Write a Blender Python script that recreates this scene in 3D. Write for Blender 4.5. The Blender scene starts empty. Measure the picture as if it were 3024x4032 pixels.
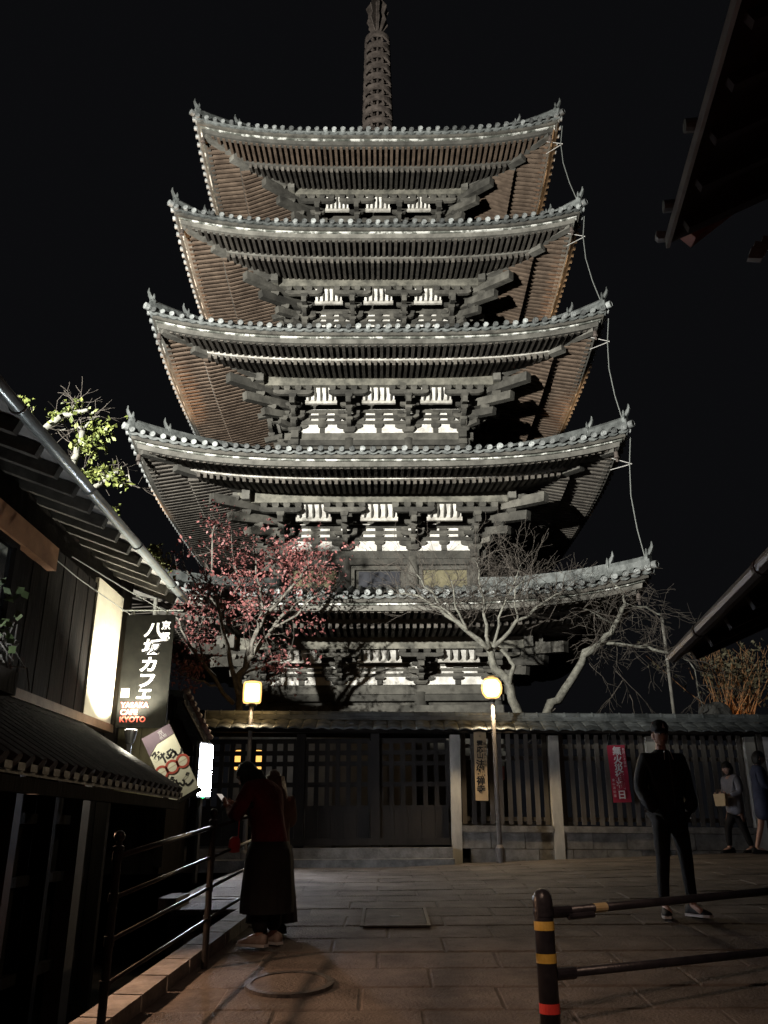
import bpy, bmesh, math, random
from mathutils import Vector, Matrix, Euler
R = math.radians
V = Vector
SC = bpy.context.scene
COL = SC.collection
random.seed(7)

# ------------------------------------------------------------------ camera, world, lights, exposure
PITCH, ROLL, CAMZ = 21.0, 0.35, 1.55
cam_d = bpy.data.cameras.new('camera')
cam = bpy.data.objects.new('camera', cam_d); COL.objects.link(cam)
cam_d.sensor_fit = 'VERTICAL'; cam_d.sensor_height = 36.0; cam_d.lens = 3280/4032*36
cam_d.clip_end = 2000
cam.matrix_world = (Matrix.Translation((0, 0, CAMZ)) @ Matrix.Rotation(R(90+PITCH), 4, 'X') @ Matrix.Rotation(R(-ROLL), 4, 'Z'))
SC.camera = cam
SC.view_settings.view_transform = 'Standard'
SC.view_settings.look = 'None'
SC.view_settings.gamma = 1.0
SC.view_settings.use_curve_mapping = False
SC.view_settings.exposure = 0.0
SC.cycles.use_denoising = True
SC.cycles.max_bounces = 6
SC.cycles.sample_clamp_indirect = 4.0
W = bpy.data.worlds.new('World'); SC.world = W; W.use_nodes = True
bg = W.node_tree.nodes['Background']
bg.inputs[0].default_value = (0.0034, 0.0035, 0.0041, 1); bg.inputs[1].default_value = 1.0   # even night sky over the town


def lamp(name, kind, loc, energy, color, radius=0.1, target=None, cone=60, blend=0.5):
    d = bpy.data.lights.new(name, kind); d.energy = energy; d.color = color
    d.shadow_soft_size = radius
    o = bpy.data.objects.new(name, d); COL.objects.link(o); o.location = loc
    if kind == 'SPOT':
        d.spot_size = R(cone); d.spot_blend = blend
    if target is not None:
        o.rotation_euler = (V(target)-V(loc)).to_track_quat('-Z', 'Y').to_euler()
    return o


# floodlights that light the tower: the main one over the roof of the street's left side, warm ones at both flanks
lamp('floodlight_main', 'SPOT', (-11.0, 0.0, 7.6), 66000, (1.0, 0.985, 0.91), 0.16, (0.2, 23, 16.5), 76, 0.8)
lamp('floodlight_warm_left', 'SPOT', (-9.0, 23.6, 3.0), 11000, (1.0, 0.58, 0.30), 0.2, (-6.2, 22.4, 23), 24, 0.6)
lamp('floodlight_warm_right', 'SPOT', (9.4, 24.5, 3.0), 9000, (1.0, 0.58, 0.30), 0.2, (6.2, 23.6, 23), 23, 0.6)
# shop lamps along the street, and added fill lights
lamp('cafe_uplight', 'SPOT', (-3.30, 11.1, 2.84), 560, (1.0, 0.93, 0.76), 0.05, (-3.62, 11.12, 4.6), 128, 0.5)
lamp('window_uplight', 'SPOT', (-2.72, 6.9, 2.22), 170, (0.95, 0.98, 1.0), 0.05, (-3.02, 7.1, 4.7), 88, 0.6)
lamp('sign_fill', 'POINT', (-3.02, 10.5, 2.78), 20, (1.0, 0.94, 0.75), 0.05)  # unseen fill added to brighten the signs and board fence
lamp('eave_lamp', 'SPOT', (-2.62, 6.2, 1.82), 190, (1.0, 0.58, 0.36), 0.03, (-.75, 5.75, .5), 88, 0.7)
lamp('red_fill', 'POINT', (0.7, 3.2, 3.6), 13, (1.0, 0.42, 0.30), 0.05)  # unseen reddish fill added for the man's face and right eaves
lamp('ground_fill', 'SPOT', (-0.2, 1.6, 5.0), 420, (1.0, 0.68, 0.50), 0.15, (0.7, 5.9, 0.5), 46, 1.0)  # unseen fill added behind the camera to light the near paving

# ------------------------------------------------------------------ materials
def rgb(c):
    return (c[0], c[1], c[2], 1) if not isinstance(c, (int, float)) else (c, c, c, 1)


MATS = {}
def mat(name, c1, c2=None, scale=6.0, rough=0.8, bump=0.25, metal=0.0, objrand=0.0, emit=None, estr=0.0, stretch=(1, 1, 1), c3=None, spec=0.4, bscale=None):
    if name in MATS: return MATS[name]
    m = bpy.data.materials.new(name); m.use_nodes = True
    nt = m.node_tree; N = nt.nodes; L = nt.links
    b = N['Principled BSDF']
    b.inputs['Roughness'].default_value = rough; b.inputs['Metallic'].default_value = metal
    b.inputs['Specular IOR Level'].default_value = spec
    geo = N.new('ShaderNodeNewGeometry'); mp = N.new('ShaderNodeMapping'); mp.inputs['Scale'].default_value = stretch
    L.new(geo.outputs['Position'], mp.inputs['Vector'])
    col = None
    if c2 is not None:
        n = N.new('ShaderNodeTexNoise'); n.inputs['Scale'].default_value = scale; n.inputs['Detail'].default_value = 6; n.inputs['Roughness'].default_value = 0.65
        L.new(mp.outputs[0], n.inputs['Vector'])
        r = N.new('ShaderNodeValToRGB'); r.color_ramp.elements[0].position = 0.36; r.color_ramp.elements[1].position = 0.66 if name != 'mossy_strip' else 0.5
        r.color_ramp.elements[0].color = rgb(c1); r.color_ramp.elements[1].color = rgb(c2)
        if c3 is not None:
            e = r.color_ramp.elements.new(0.70 if name != 'mossy_strip' else 0.56); e.color = rgb(c3)
        L.new(n.outputs['Fac'], r.inputs[0]); col = r.outputs[0]
        if objrand:
            oi = N.new('ShaderNodeObjectInfo'); hs = N.new('ShaderNodeHueSaturation'); mr = N.new('ShaderNodeMapRange')
            mr.inputs['To Min'].default_value = 1-objrand; mr.inputs['To Max'].default_value = 1+objrand
            L.new(oi.outputs['Random'], mr.inputs['Value']); L.new(mr.outputs[0], hs.inputs['Value']); L.new(col, hs.inputs['Color']); col = hs.outputs[0]
        L.new(col, b.inputs['Base Color'])
    else:
        b.inputs['Base Color'].default_value = rgb(c1)
    if bump:
        n2 = N.new('ShaderNodeTexNoise'); n2.inputs['Scale'].default_value = bscale or scale*5; n2.inputs['Detail'].default_value = 5
        L.new(mp.outputs[0], n2.inputs['Vector'])
        bp = N.new('ShaderNodeBump'); bp.inputs['Strength'].default_value = bump; bp.inputs['Distance'].default_value = 0.02
        L.new(n2.outputs['Fac'], bp.inputs['Height']); L.new(bp.outputs[0], b.inputs['Normal'])
    if emit is not None:
        b.inputs['Emission Color'].default_value = rgb(emit); b.inputs['Emission Strength'].default_value = estr
    MATS[name] = m
    return m


WOOD = mat('weathered_wood', (.062, .059, .051), (.145, .139, .122), 2.2, .85, .45, objrand=.38)
BRK = mat('bracket_wood', (.034, .032, .027), (.095, .090, .077), 2.4, .85, .45, objrand=.42)
RAFTW = mat('warm_lit_rafter', (.068, .047, .033), (.15, .108, .078), 2.5, .85, .3)  # browner copy with the warm side light put into its colour
PURL = mat('stained_purlin', (.06, .058, .048), (.19, .18, .148), 3.2, .85, .4)
WOODD = mat('dark_wood', (.035, .033, .028), (.10, .094, .08), 3, .85, .35, objrand=.2)
RAFT = mat('rafter_wood', (.045, .039, .033), (.108, .096, .081), 2.5, .85, .3, objrand=.25)
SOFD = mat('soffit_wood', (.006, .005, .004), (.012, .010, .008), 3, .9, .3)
PALEWOOD = mat('pale_wood', (.22, .205, .18), (.55, .53, .48), 3.5, .85, .3)
MOSS = mat('mossy_strip', (.05, .054, .045), (.15, .155, .135), 3.2, .9, .5, c3=(.62, .62, .58))
PLASTER = mat('white_plaster', (.42, .40, .365), (.80, .78, .73), 3.5, .9, .2)
TILE = mat('grey_tile', (.055, .06, .058), (.15, .16, .155), 5, .55, .3, objrand=.35)
DISC = mat('tile_end_clay', (.13, .138, .135), (.27, .28, .275), 9, .5, .3, objrand=.75)
BRONZE = mat('spire_bronze', (.05, .04, .035), (.14, .115, .10), 3, .6, .4)
DARKM = mat('dark_opening', (.012, .013, .018), (.02, .021, .028), 3, .4, 0)
STONE = mat('stone', (.14, .132, .12), (.29, .28, .255), 5, .85, .5, objrand=.12)
BLACKMETAL = mat('black_paint', (.012, .012, .012), (.03, .028, .026), 14, .42, .08)
CABLE = mat('cable_metal', (.17, .18, .17), None, rough=.5, bump=0)

# ------------------------------------------------------------------ mesh helpers
class MB:
    def __init__(s): s.v = []; s.f = []
    def add(s, vs, fs, M=None):
        b = len(s.v)
        s.v += [tuple(M @ V(p)) if M is not None else tuple(p) for p in vs]
        s.f += [tuple(i+b for i in f) for f in fs]
        return s
    def box(s, x, y, z, sx, sy, sz, M=None):
        a, b, c = sx/2, sy/2, sz/2
        vs = [(x+i*a, y+j*b, z+k*c) for k in (-1, 1) for j in (-1, 1) for i in (-1, 1)]
        return s.add(vs, [(0, 2, 3, 1), (4, 5, 7, 6), (0, 1, 5, 4), (2, 6, 7, 3), (0, 4, 6, 2), (1, 3, 7, 5)], M)
    def beam(s, p, q, w, h, up=(0, 0, 1), M=None, w2=None, h2=None):
        p, q = V(p), V(q); d = (q-p).normalized(); x = d.cross(V(up))
        x = x.normalized() if x.length > 1e-6 else V((1, 0, 0)); u = x.cross(d).normalized()
        w2 = w if w2 is None else w2; h2 = h if h2 is None else h2
        vs = []
        for (c, ww, hh) in ((p, w, h), (q, w2, h2)):
            vs += [c-x*ww/2-u*hh/2, c+x*ww/2-u*hh/2, c+x*ww/2+u*hh/2, c-x*ww/2+u*hh/2]
        return s.add(vs, [(0, 1, 2, 3), (7, 6, 5, 4), (0, 4, 5, 1), (1, 5, 6, 2), (2, 6, 7, 3), (3, 7, 4, 0)], M)
    def tube(s, pts, rad, n=6, M=None, cap=True):
        pts = [V(p) for p in pts]; k = len(pts)
        if not isinstance(rad, (list, tuple)): rad = [rad]*k
        vs = []; fs = []; prev = None
        for i, p in enumerate(pts):
            d = (pts[min(i+1, k-1)]-pts[max(i-1, 0)])
            d = d.normalized() if d.length > 1e-9 else V((0, 0, 1))
            if prev is None:
                a = d.cross(V((0, 0, 1)));
                if a.length < .05: a = d.cross(V((0, 1, 0)))
            else:
                a = prev - d*prev.dot(d)
            a.normalize(); prev = a; b = d.cross(a)
            for j in range(n):
                t = 2*math.pi*j/n
                vs.append(p+(a*math.cos(t)+b*math.sin(t))*rad[i])
        for i in range(k-1):
            for j in range(n):
                fs.append((i*n+j, i*n+(j+1) % n, (i+1)*n+(j+1) % n, (i+1)*n+j))
        if cap: fs.append(tuple(range(n-1, -1, -1))); fs.append(tuple((k-1)*n+j for j in range(n)))
        return s.add(vs, fs, M)
    def lathe(s, prof, n=16, M=None, cap=True):
        vs = [(r*math.cos(2*math.pi*j/n), r*math.sin(2*math.pi*j/n), z) for r, z in prof for j in range(n)]
        fs = [(i*n+j, i*n+(j+1) % n, (i+1)*n+(j+1) % n, (i+1)*n+j) for i in range(len(prof)-1) for j in range(n)]
        if cap: fs.append(tuple(range(n-1, -1, -1))); fs.append(tuple((len(prof)-1)*n+j for j in range(n)))
        return s.add(vs, fs, M)
    def prism(s, poly, t, M=None):
        # polygon in x,z extruded along y by t (centred)
        n = len(poly)
        vs = [(x, -t/2, z) for x, z in poly]+[(x, t/2, z) for x, z in poly]
        fs = [tuple(range(n)), tuple(range(2*n-1, n-1, -1))]+[(j, j+n, (j+1) % n+n, (j+1) % n) for j in range(n)]
        return s.add(vs, fs, M)
    def mesh(s, name, m, smooth=False):
        me = bpy.data.meshes.new(name); me.from_pydata(s.v, [], s.f); me.materials.append(m)
        if smooth: me.polygons.foreach_set('use_smooth', [True]*len(me.polygons))
        bm = bmesh.new(); bm.from_mesh(me); bmesh.ops.recalc_face_normals(bm, faces=bm.faces); bm.to_mesh(me); bm.free()
        me.update(); return me
    def build(s, name, m, parent=None, smooth=False, **kw):
        return put(s.mesh(name, m, smooth), name, parent, **kw)


def put(me, name, parent=None, loc=(0, 0, 0), rot=None, M=None, scale=None, **props):
    o = bpy.data.objects.new(name, me); COL.objects.link(o)
    if parent is not None: o.parent = parent
    if M is not None: o.matrix_basis = M
    else:
        o.location = loc
        if rot is not None: o.rotation_euler = rot
        if scale is not None: o.scale = scale
    for k, v in props.items(): o[k] = v
    return o


def thing(name, label, cat, loc=(0, 0, 0), rz=0, group=None):
    o = bpy.data.objects.new(name, None); COL.objects.link(o); o.location = loc; o.rotation_euler = (0, 0, rz)
    o.empty_display_size = .2
    o['label'] = label; o['category'] = cat
    if group: o['group'] = group
    return o


def part(name, parent, loc=(0, 0, 0), scale=None):
    o = bpy.data.objects.new(name, None); COL.objects.link(o); o.parent = parent; o.location = loc
    if scale: o.scale = scale
    return o


def tag(o, label, cat, group=None):
    o['label'] = label; o['category'] = cat
    if group: o['group'] = group
    return o


def at(x, y, Y, rel=None):
    """a direction measured on the photo (1659 wide) followed to the depth Y: a world point"""
    u = (x*1.8228-1512)/3280; v = (2016-y*1.8228)/3280
    r = R(ROLL); u, v = u*math.cos(r)+v*math.sin(r), -u*math.sin(r)+v*math.cos(r)
    c, s = math.cos(R(PITCH)), math.sin(R(PITCH))
    d = V((u, c-v*s, s+v*c)); d = d*(Y/d.y)
    return d+V((0, 0, CAMZ))


def text(body, size, m, name, parent, loc, rot=(R(90), 0, 0), ext=.003, off=0.0, ls=1.0, shear=0, ax='CENTER', sx=1.0, sy=1.0):
    c = bpy.data.curves.new(name, 'FONT'); c.body = body; c.size = size; c.extrude = ext; c.offset = off
    c.align_x = ax; c.align_y = 'CENTER'; c.space_line = ls; c.resolution_u = 3; c.shear = shear
    o = bpy.data.objects.new(name, c); COL.objects.link(o)
    bpy.context.view_layer.update()
    me = bpy.data.meshes.new_from_object(o.evaluated_get(bpy.context.evaluated_depsgraph_get()))
    bpy.data.objects.remove(o); me.name = name; me.materials.clear(); me.materials.append(m)
    return put(me, name, parent, loc=loc, rot=rot, scale=(sx, sy, 1))


def ground_z(x, y):
    z = .09*y if y < 8.5 else (.765+.09*(y-8.5)-.0042*(y-8.5)**2 if y < 14.5 else .765+.09*6-.0042*36)
    if y < 0: z = .09*y
    z = min(z, 1.6)
    k = max(0, min(1, (y-8.5)/7))
    z -= .16*k
    z += k*.03*max(-1, min(x-1, 7))
    return z

# ------------------------------------------------------------------ setting: ground, pavement, lower lane
lane = MB(); lane.add([(-300, -200, -.65), (300, -200, -.65), (300, 400, -.65), (-300, 400, -.65)], [(0, 1, 2, 3)])
lane.build('ground', mat('lane_ground', (.03, .028, .026), (.06, .055, .05), 2, .9, .3), kind='structure')
pv = MB(); nx, ny = 30, 60
def px_left(y): return -1.78+.1*(y-5.1) if y < 9.6 else -2.35
vs = []; fs = []
ys = [-4+i*(20.4/ny) for i in range(ny+1)]
for y in ys:
    xl = px_left(y)
    for i in range(nx+1):
        x = xl+(14-xl)*i/nx; vs.append((x, y, ground_z(x, y)))
for j in range(ny):
    for i in range(nx):
        a = j*(nx+1)+i; fs.append((a, a+1, a+nx+2, a+nx+1))
# skirt down on the left edge
b0 = len(vs)
for j, y in enumerate(ys): vs.append((vs[j*(nx+1)][0], y, -.7))
for j in range(ny): fs.append((j*(nx+1), (j+1)*(nx+1), b0+j+1, b0+j))
pv.add(vs, fs)
PAVE = pv.build('pavement', mat('paving_bed', (.06, .052, .045), (.12, .104, .09), 7, .9, .4), kind='structure')
yd = MB(); yd.add([(-60, 16.9, .95), (60, 16.9, .95), (60, 90, 1.2), (-60, 90, 1.2)], [(0, 1, 2, 3)])
yd.build('temple_yard', mat('yard_soil', (.05, .045, .038), (.10, .09, .075), 3, .95, .4), kind='structure')
SLABM = mat('granite_slab', (.06, .051, .044), (.16, .139, .12), 1.7, .8, .9, objrand=.09, bscale=48, spec=.35)
slabs = []
for k in range(6):
    mb = MB(); w, h = .892, .492; c = .012
    rr = random.Random(k)
    top = []
    vs = [(-w/2, -h/2, -.05), (w/2, -h/2, -.05), (w/2, h/2, -.05), (-w/2, h/2, -.05),
          (-w/2, -h/2, -.008), (w/2, -h/2, -.008), (w/2, h/2, -.008), (-w/2, h/2, -.008)]
    vs += [(sx*(w/2-c-rr.random()*.006), sy*(h/2-c-rr.random()*.006), rr.uniform(-.002, .002)) for sx, sy in ((-1, -1), (1, -1), (1, 1), (-1, 1))]
    mb.add(vs, [(0, 1, 5, 4), (1, 2, 6, 5), (2, 3, 7, 6), (3, 0, 4, 7), (4, 5, 9, 8), (5, 6, 10, 9), (6, 7, 11, 10), (7, 4, 8, 11), (8, 9, 10, 11)])
    slabs.append(mb.mesh('paving_slab', SLABM))
def on_ground(x, y, dz=0, yaw=0):
    e = .15
    nx_ = (ground_z(x-e, y)-ground_z(x+e, y))/(2*e); ny_ = (ground_z(x, y-e)-ground_z(x, y+e))/(2*e)
    n = V((nx_, ny_, 1)).normalized()
    xa = V((math.cos(yaw), math.sin(yaw), 0)); xa = (xa-n*xa.dot(n)).normalized(); ya = n.cross(xa)
    M = Matrix((xa, ya, n)).transposed().to_4x4(); M.translation = V((x, y, ground_z(x, y)+dz)); return M
row = 0; y = 4.6; cnt = 0
while y < 16.3:
    x = px_left(y)+.62+(.45 if row % 2 else 0)+random.uniform(-.05, .05)
    if y > 9.6: x = -1.9+(.45 if row % 2 else 0)
    while x < (4.6 if y < 8 else 6.6) and cnt < 296:
        M = on_ground(x, y, .007+random.uniform(-.0025, .0025)) @ Euler((random.uniform(-.004, .004), random.uniform(-.003, .003), 0)).to_matrix().to_4x4()
        put(random.choice(slabs), 'paving_slab', PAVE, M=M); cnt += 1
        x += .9
    y += .5; row += 1
kb = MB()
for i in range(14):
    y0 = 3.6+i*.45; y1 = y0+.44
    M = on_ground(px_left(y0+.2)+.11, (y0+y1)/2, .03, R(90)-.0997)
    put(MB().box(0, 0, 0, .43, .19, .14).mesh('kerb_stone', STONE), 'kerb_stone', PAVE, M=M)
# manhole covers
IRON = mat('cast_iron', (.03, .028, .026), (.07, .064, .06), 20, .5, .5, bscale=60)
m1 = thing('manhole_cover', 'square manhole cover with dark frame and small centre hole in the paving', 'manhole')
m1.matrix_basis = on_ground(.08, 8.76, .016)
mb = MB()
for s in (-1, 1): mb.box(s*.30, 0, 0, .03, 1.03, .012); mb.box(0, s*.50, 0, .57, .03, .012)
mb.build('frame', IRON, m1)
MB().box(0, 0, -.001, .555, .955, .01).build('lid', SLABM, m1)
MB().lathe([(.055, .0), (.055, .006), (.03, .008)], 14).build('keyhole', IRON, m1)
m2 = thing('manhole_cover', 'round manhole cover with iron ring near the railing', 'manhole')
m2.matrix_basis = on_ground(-.66, 6.40, .016)
MB().lathe([(.30, -.01), (.30, .014), (.255, .014), (.255, -.01)], 40, cap=False).build('ring', IRON, m2)
MB().lathe([(.252, -.01), (.252, .009)], 40).build('lid', SLABM, m2)

# ------------------------------------------------------------------ the pagoda
PX, PY, PZ = -.16, 26.0, 1.25
PG = thing('pagoda', 'tall five storey wooden pagoda with tiled roofs lit by floodlights behind the fence', 'pagoda', (PX, PY, PZ), R(.3))
ST = [dict(E=6.64, ze=6.85, zio=6.47, zpt=6.40, G=3.93, B=3.15, zb=5.28, base=PZ),
      dict(E=6.53, ze=10.71, zio=10.46, zpt=10.66, G=3.77, B=2.80, zb=9.23, base=7.98),
      dict(E=6.38, ze=14.50, zio=14.25, zpt=14.58, G=3.58, B=2.62, zb=13.15, base=12.1),
      dict(E=6.11, ze=18.30, zio=18.02, zpt=18.38, G=3.33, B=2.40, zb=16.95, base=15.95),
      dict(E=5.82, ze=22.14, zio=21.84, zpt=22.44, G=2.97, B=2.10, zb=21.02, base=19.75)]
for s in ST:
    for k in ('ze', 'zio', 'zpt', 'zb', 'base'): s[k] -= PZ
LIFT = .62
ROT = [Matrix.Rotation(R(90*k), 4, 'Z') for k in range(4)]   # 0 front, 1 right, 2 back, 3 left

def sag(x, E): return LIFT*(min(abs(x)/E, 1.02))**3.3

def ring(prof, E, z0, n=28, lk=1.0):
    """sweep a closed profile of (inset, height) round the four curved eaves"""
    mb = MB(); k = len(prof)
    for M in ROT:
        vs = []; fs = []
        for i in range(n+1):
            t = -1+2*i/n
            for d, z in prof:
                h = E-d; vs.append((h*t, -h, z0+z+lk*sag(h*t, E)))
        for i in range(n):
            for j in range(k):
                fs.append((i*k+j, i*k+(j+1) % k, (i+1)*k+(j+1) % k, (i+1)*k+j))
        mb.add(vs, fs, M)
    return mb


def blk(mb, x, y, z, w, h):
    a, b = w/2, w*.36
    vs = [(x+i*b, y+j*b, z) for i, j in ((-1, -1), (1, -1), (1, 1), (-1, 1))]
    vs += [(x+i*a, y+j*a, z+h*.42) for i, j in ((-1, -1), (1, -1), (1, 1), (-1, 1))]
    vs += [(x+i*a, y+j*a, z+h) for i, j in ((-1, -1), (1, -1), (1, 1), (-1, 1))]
    fs = [(3, 2, 1, 0), (8, 9, 10, 11)]
    for o in (0, 4): fs += [(o+i, o+(i+1) % 4, o+4+(i+1) % 4, o+4+i) for i in range(4)]
    mb.add(vs, fs)


def armx(mb, x, y, z, L, h, w, rz=0, half=False):
    e = min(.2, L*.22)
    r = [(L/2, h), (L/2, h*.5), (L/2-e*.28, h*.22), (L/2-e*.65, h*.05), (L/2-e, 0)]
    l = [(-a, b) for a, b in r[::-1]]
    if half: l = [(-L/2, 0), (-L/2, h)]
    poly = l[:-1]+[l[-1]]+r if not half else [(-L/2, h)]+r+[(-L/2, 0)]
    mb.prism(poly, w, Matrix.Translation((x, y, z)) @ Matrix.Rotation(rz, 4, 'Z'))


P1, P2, P3 = .317, .634, .95
# kind, dims, position, rotation
SPEC = [('blk', (.38, .17), (0, 0, 0)), ('arm', (.80, .14, .15), (0, -.03, .14)),
        ('blk', (.2, .09), (-.37, -.012, .42)), ('blk', (.2, .09), (.37, -.012, .42)),
        ('blk', (.2, .08), (-.37, -.012, .625)), ('blk', (.2, .08), (.37, -.012, .625)),
        ('proj', (P1+.22, .14, .13), (0, -(P1+.02)/2, .145)),
        ('blk', (.22, .11), (0, -P1, .28)), ('arm', (.66, .14, .12), (0, -P1, .38)),
        ('blk', (.2, .1), (-.24, -P1, .515)), ('blk', (.2, .1), (.24, -P1, .515)),
        ('proj', (P2+.22, .14, .125), (0, -(P2+.02)/2, .385)),
        ('blk', (.22, .11), (0, -P2, .52)), ('arm', (.5, .13, .12), (0, -P2, .62)),
        ('tail', (.15, .18), (0, 0, 0)),
        ('blk', (.22, .12), (0, -P3, .76)), ('arm', (1.2, .15, .13), (0, -P3, .87)),
        ('blk', (.19, .14), (-.5, -P3, 1.015)), ('blk', (.19, .14), (-.17, -P3, 1.015)), ('blk', (.19, .14), (.17, -P3, 1.015)), ('blk', (.19, .14), (.5, -P3, 1.015))]

def spec_mb(mb, kind, dims, pos):
    x, y, z = pos
    if kind == 'blk': blk(mb, x, y, z, dims[0], dims[1])
    elif kind == 'arm': armx(mb, x, y, z, *dims)
    elif kind == 'proj': armx(mb, x, y, z, *dims, rz=R(-90), half=True)
    elif kind == 'tail': mb.beam((0, .2, 1.0), (0, -1.16, .60), dims[0], dims[1])

CACHE = {}
def spec_mesh(kind, dims):
    if (kind, dims) not in CACHE:
        mb = MB(); spec_mb(mb, kind, dims, (0, 0, 0))
        CACHE[(kind, dims)] = mb.mesh({'blk': 'bearing_block', 'arm': 'bracket_arm', 'proj': 'bracket_arm', 'tail': 'tail_rafter'}[kind], BRK)
    return CACHE[(kind, dims)]

disc = MB().lathe([(.076, -.05), (.076, .045), (.062, .05), (.058, .036), (.02, .036), (.012, .044)], 12, Matrix.Rotation(R(90), 4, 'X'))
DISC_ME = disc.mesh('eave_tile', DISC)
HORN = MB()
HORN.prism([(-.16, 0), (.16, 0), (.19, .2), (.11, .34), (.0, .40), (-.11, .34), (-.19, .2)], .12)
HORN.tube([(0, -.02, .34), (0, -.12, .46), (0, -.2, .60), (0, -.20, .78)], [.10, .085, .06, .02], 6)
HORN.tube([(-.1, 0, .3), (-.16, -.03, .42), (-.15, -.03, .52)], [.05, .04, .015], 5)
HORN.tube([(.1, 0, .3), (.16, -.03, .42), (.15, -.03, .52)], [.05, .04, .015], 5)
HORN_ME = HORN.mesh('ridge_ornament', TILE)
PW = .178
bells = []
for si, s in enumerate(ST):
    E, ze, zio, zpt, G, B, zb, base = (s[k] for k in ('E', 'ze', 'zio', 'zpt', 'G', 'B', 'zb', 'base'))
    top = si == 4
    I = .55 if top else ST[si+1]['B']+.12
    rise = 3.9 if top else ST[si+1]['base']-ze+.02
    def surf(t, q):
        h = E+(I-E)*q
        return V((h*t, -h, ze+.05+rise*(q**1.12)+sag(E*t, E)*(1-q)**1.6))
    # tiled surface with its rounded tile rows
    mb = MB(); n, m = 24, 8
    for M in ROT:
        vs = [surf(-1+2*i/n, j/m) for j in range(m+1) for i in range(n+1)]
        fs = [(j*(n+1)+i, j*(n+1)+i+1, (j+1)*(n+1)+i+1, (j+1)*(n+1)+i) for j in range(m) for i in range(n)]
        mb.add(vs, fs, M)
        nt = int(2*E/.27); pt = 2*E/nt
        for k in range(nt):
            x = -E+pt*(k+.5); qm = min(1, (E-abs(x)-.1)/(E-I))
            if qm < .06: continue
            pts = [surf(max(-1, min(1, x/(E+(I-E)*qm*j/4))), qm*j/4)+V((0, 0, .035)) for j in range(5)]
            mb.tube(pts, .075, 6, M, cap=False)
    roof = mb.build('roof', TILE, PG, smooth=False)
    # eave tile ends: the front ones single, the flanks joined
    sd = MB(); nt = int(2*E/.27); pt = 2*E/nt
    for k in range(nt):
        x = -E+pt*(k+.5); z = ze+.05+sag(x, E)
        put(DISC_ME, 'eave_tile', roof, loc=(x+random.uniform(-.012, .012), -E-.015+random.uniform(-.015, .015), z+random.uniform(-.016, .016)), scale=(random.uniform(.9, 1.06),)*3, rot=(random.uniform(-.12, .12)-.05, 0, random.uniform(-.12, .12)))
        for M in ROT[1:]:
            sd.add(disc.v, disc.f, M @ Matrix.Translation((x, -E-.015, z)))
    sd.build('eave_tile_row', DISC, roof, kind='stuff')
    # pendant lip between the discs, boards of the eave
    lip = MB()
    for M in ROT:
        vs = []; fs = []; nn = nt*4
        for i in range(nn+1):
            x = -E+2*E*i/nn; dip = .055*abs(math.sin(math.pi*(i/4)))
            z = ze+sag(x, E)
            vs += [(x, -E+.03, z+.02), (x, -E+.03, z-.03-dip), (x, -E+.16, z-.03-dip), (x, -E+.16, z+.02)]
        for i in range(nn):
            for j in range(4): fs.append((i*4+j, i*4+(j+1) % 4, i*4+4+(j+1) % 4, i*4+4+j))
        lip.add(vs, fs, M)
    lip.build('eave_lip', TILE, roof)
    ring([(.09, -.06), (.09, -.155), (.30, -.155), (.30, -.06)], E, ze).build('eave_fascia', WOODD, roof)
    ring([(.165, -.158), (.165, -.20), (.34, -.20), (.34, -.158)], E, ze).build('eave_strip', MOSS, roof)
    ring([(.215, -.203), (.235, -.33), (.42, -.33), (.42, -.203)], E, ze).build('eave_board', WOOD, roof)
    dk = 1.30
    ring([(dk-.05, zio-ze+.10), (dk-.05, zio-ze+.0), (dk+.09, zio-ze+.0), (dk+.09, zio-ze+.10)], E, ze).build('eave_batten', PALEWOOD if si in (1, 2) else WOOD, roof)  # paler batten on the second and third roofs only
    # soffit boards
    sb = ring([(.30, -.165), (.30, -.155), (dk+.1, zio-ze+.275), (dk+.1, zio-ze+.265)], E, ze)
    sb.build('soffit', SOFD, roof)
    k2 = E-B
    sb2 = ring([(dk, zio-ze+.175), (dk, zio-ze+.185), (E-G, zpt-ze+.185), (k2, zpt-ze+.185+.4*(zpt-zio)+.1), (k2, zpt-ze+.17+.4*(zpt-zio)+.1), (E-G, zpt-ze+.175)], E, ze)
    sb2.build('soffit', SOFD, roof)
    # rafters in two tiers
    zf = ze-.335
    nr = int(2*(E-.25)/PW); fl = MB(); bl = MB()
    box1 = MB().box(0, .5, 0, 1, 1, 1).mesh('flying_rafter', RAFT); box2 = MB().box(0, .5, 0, 1, 1, 1).mesh('base_rafter', RAFT)
    for k in range(nr):
        x = (k-(nr-1)/2)*PW; lf = sag(x, E)
        y0 = -(E-.31); y1 = -max(E-dk-.2, abs(x)+.06)
        if y1-y0 > .12:
            f = min(1, (y1-y0)/(dk-.1)); dz = (zio+.16-(zf+.05))*f
            p, q = V((x, y0, zf+.055+lf)), V((x, y1, zf+.055+dz+lf))
            for kk, M in enumerate(ROT):
                if kk == 0 and si < 4:
                    d = q-p
                    Mx = Matrix.Translation(p) @ d.to_track_quat('Y', 'Z').to_matrix().to_4x4() @ Matrix.Diagonal((.085, d.length, .15, 1))
                    put(box1, 'flying_rafter', roof, M=Mx)
                else: fl.beam(p, q, .085, .15, M=M)
        y0 = -(E-dk+.015); y1 = -max(B-.05, abs(x)+.06)
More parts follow.
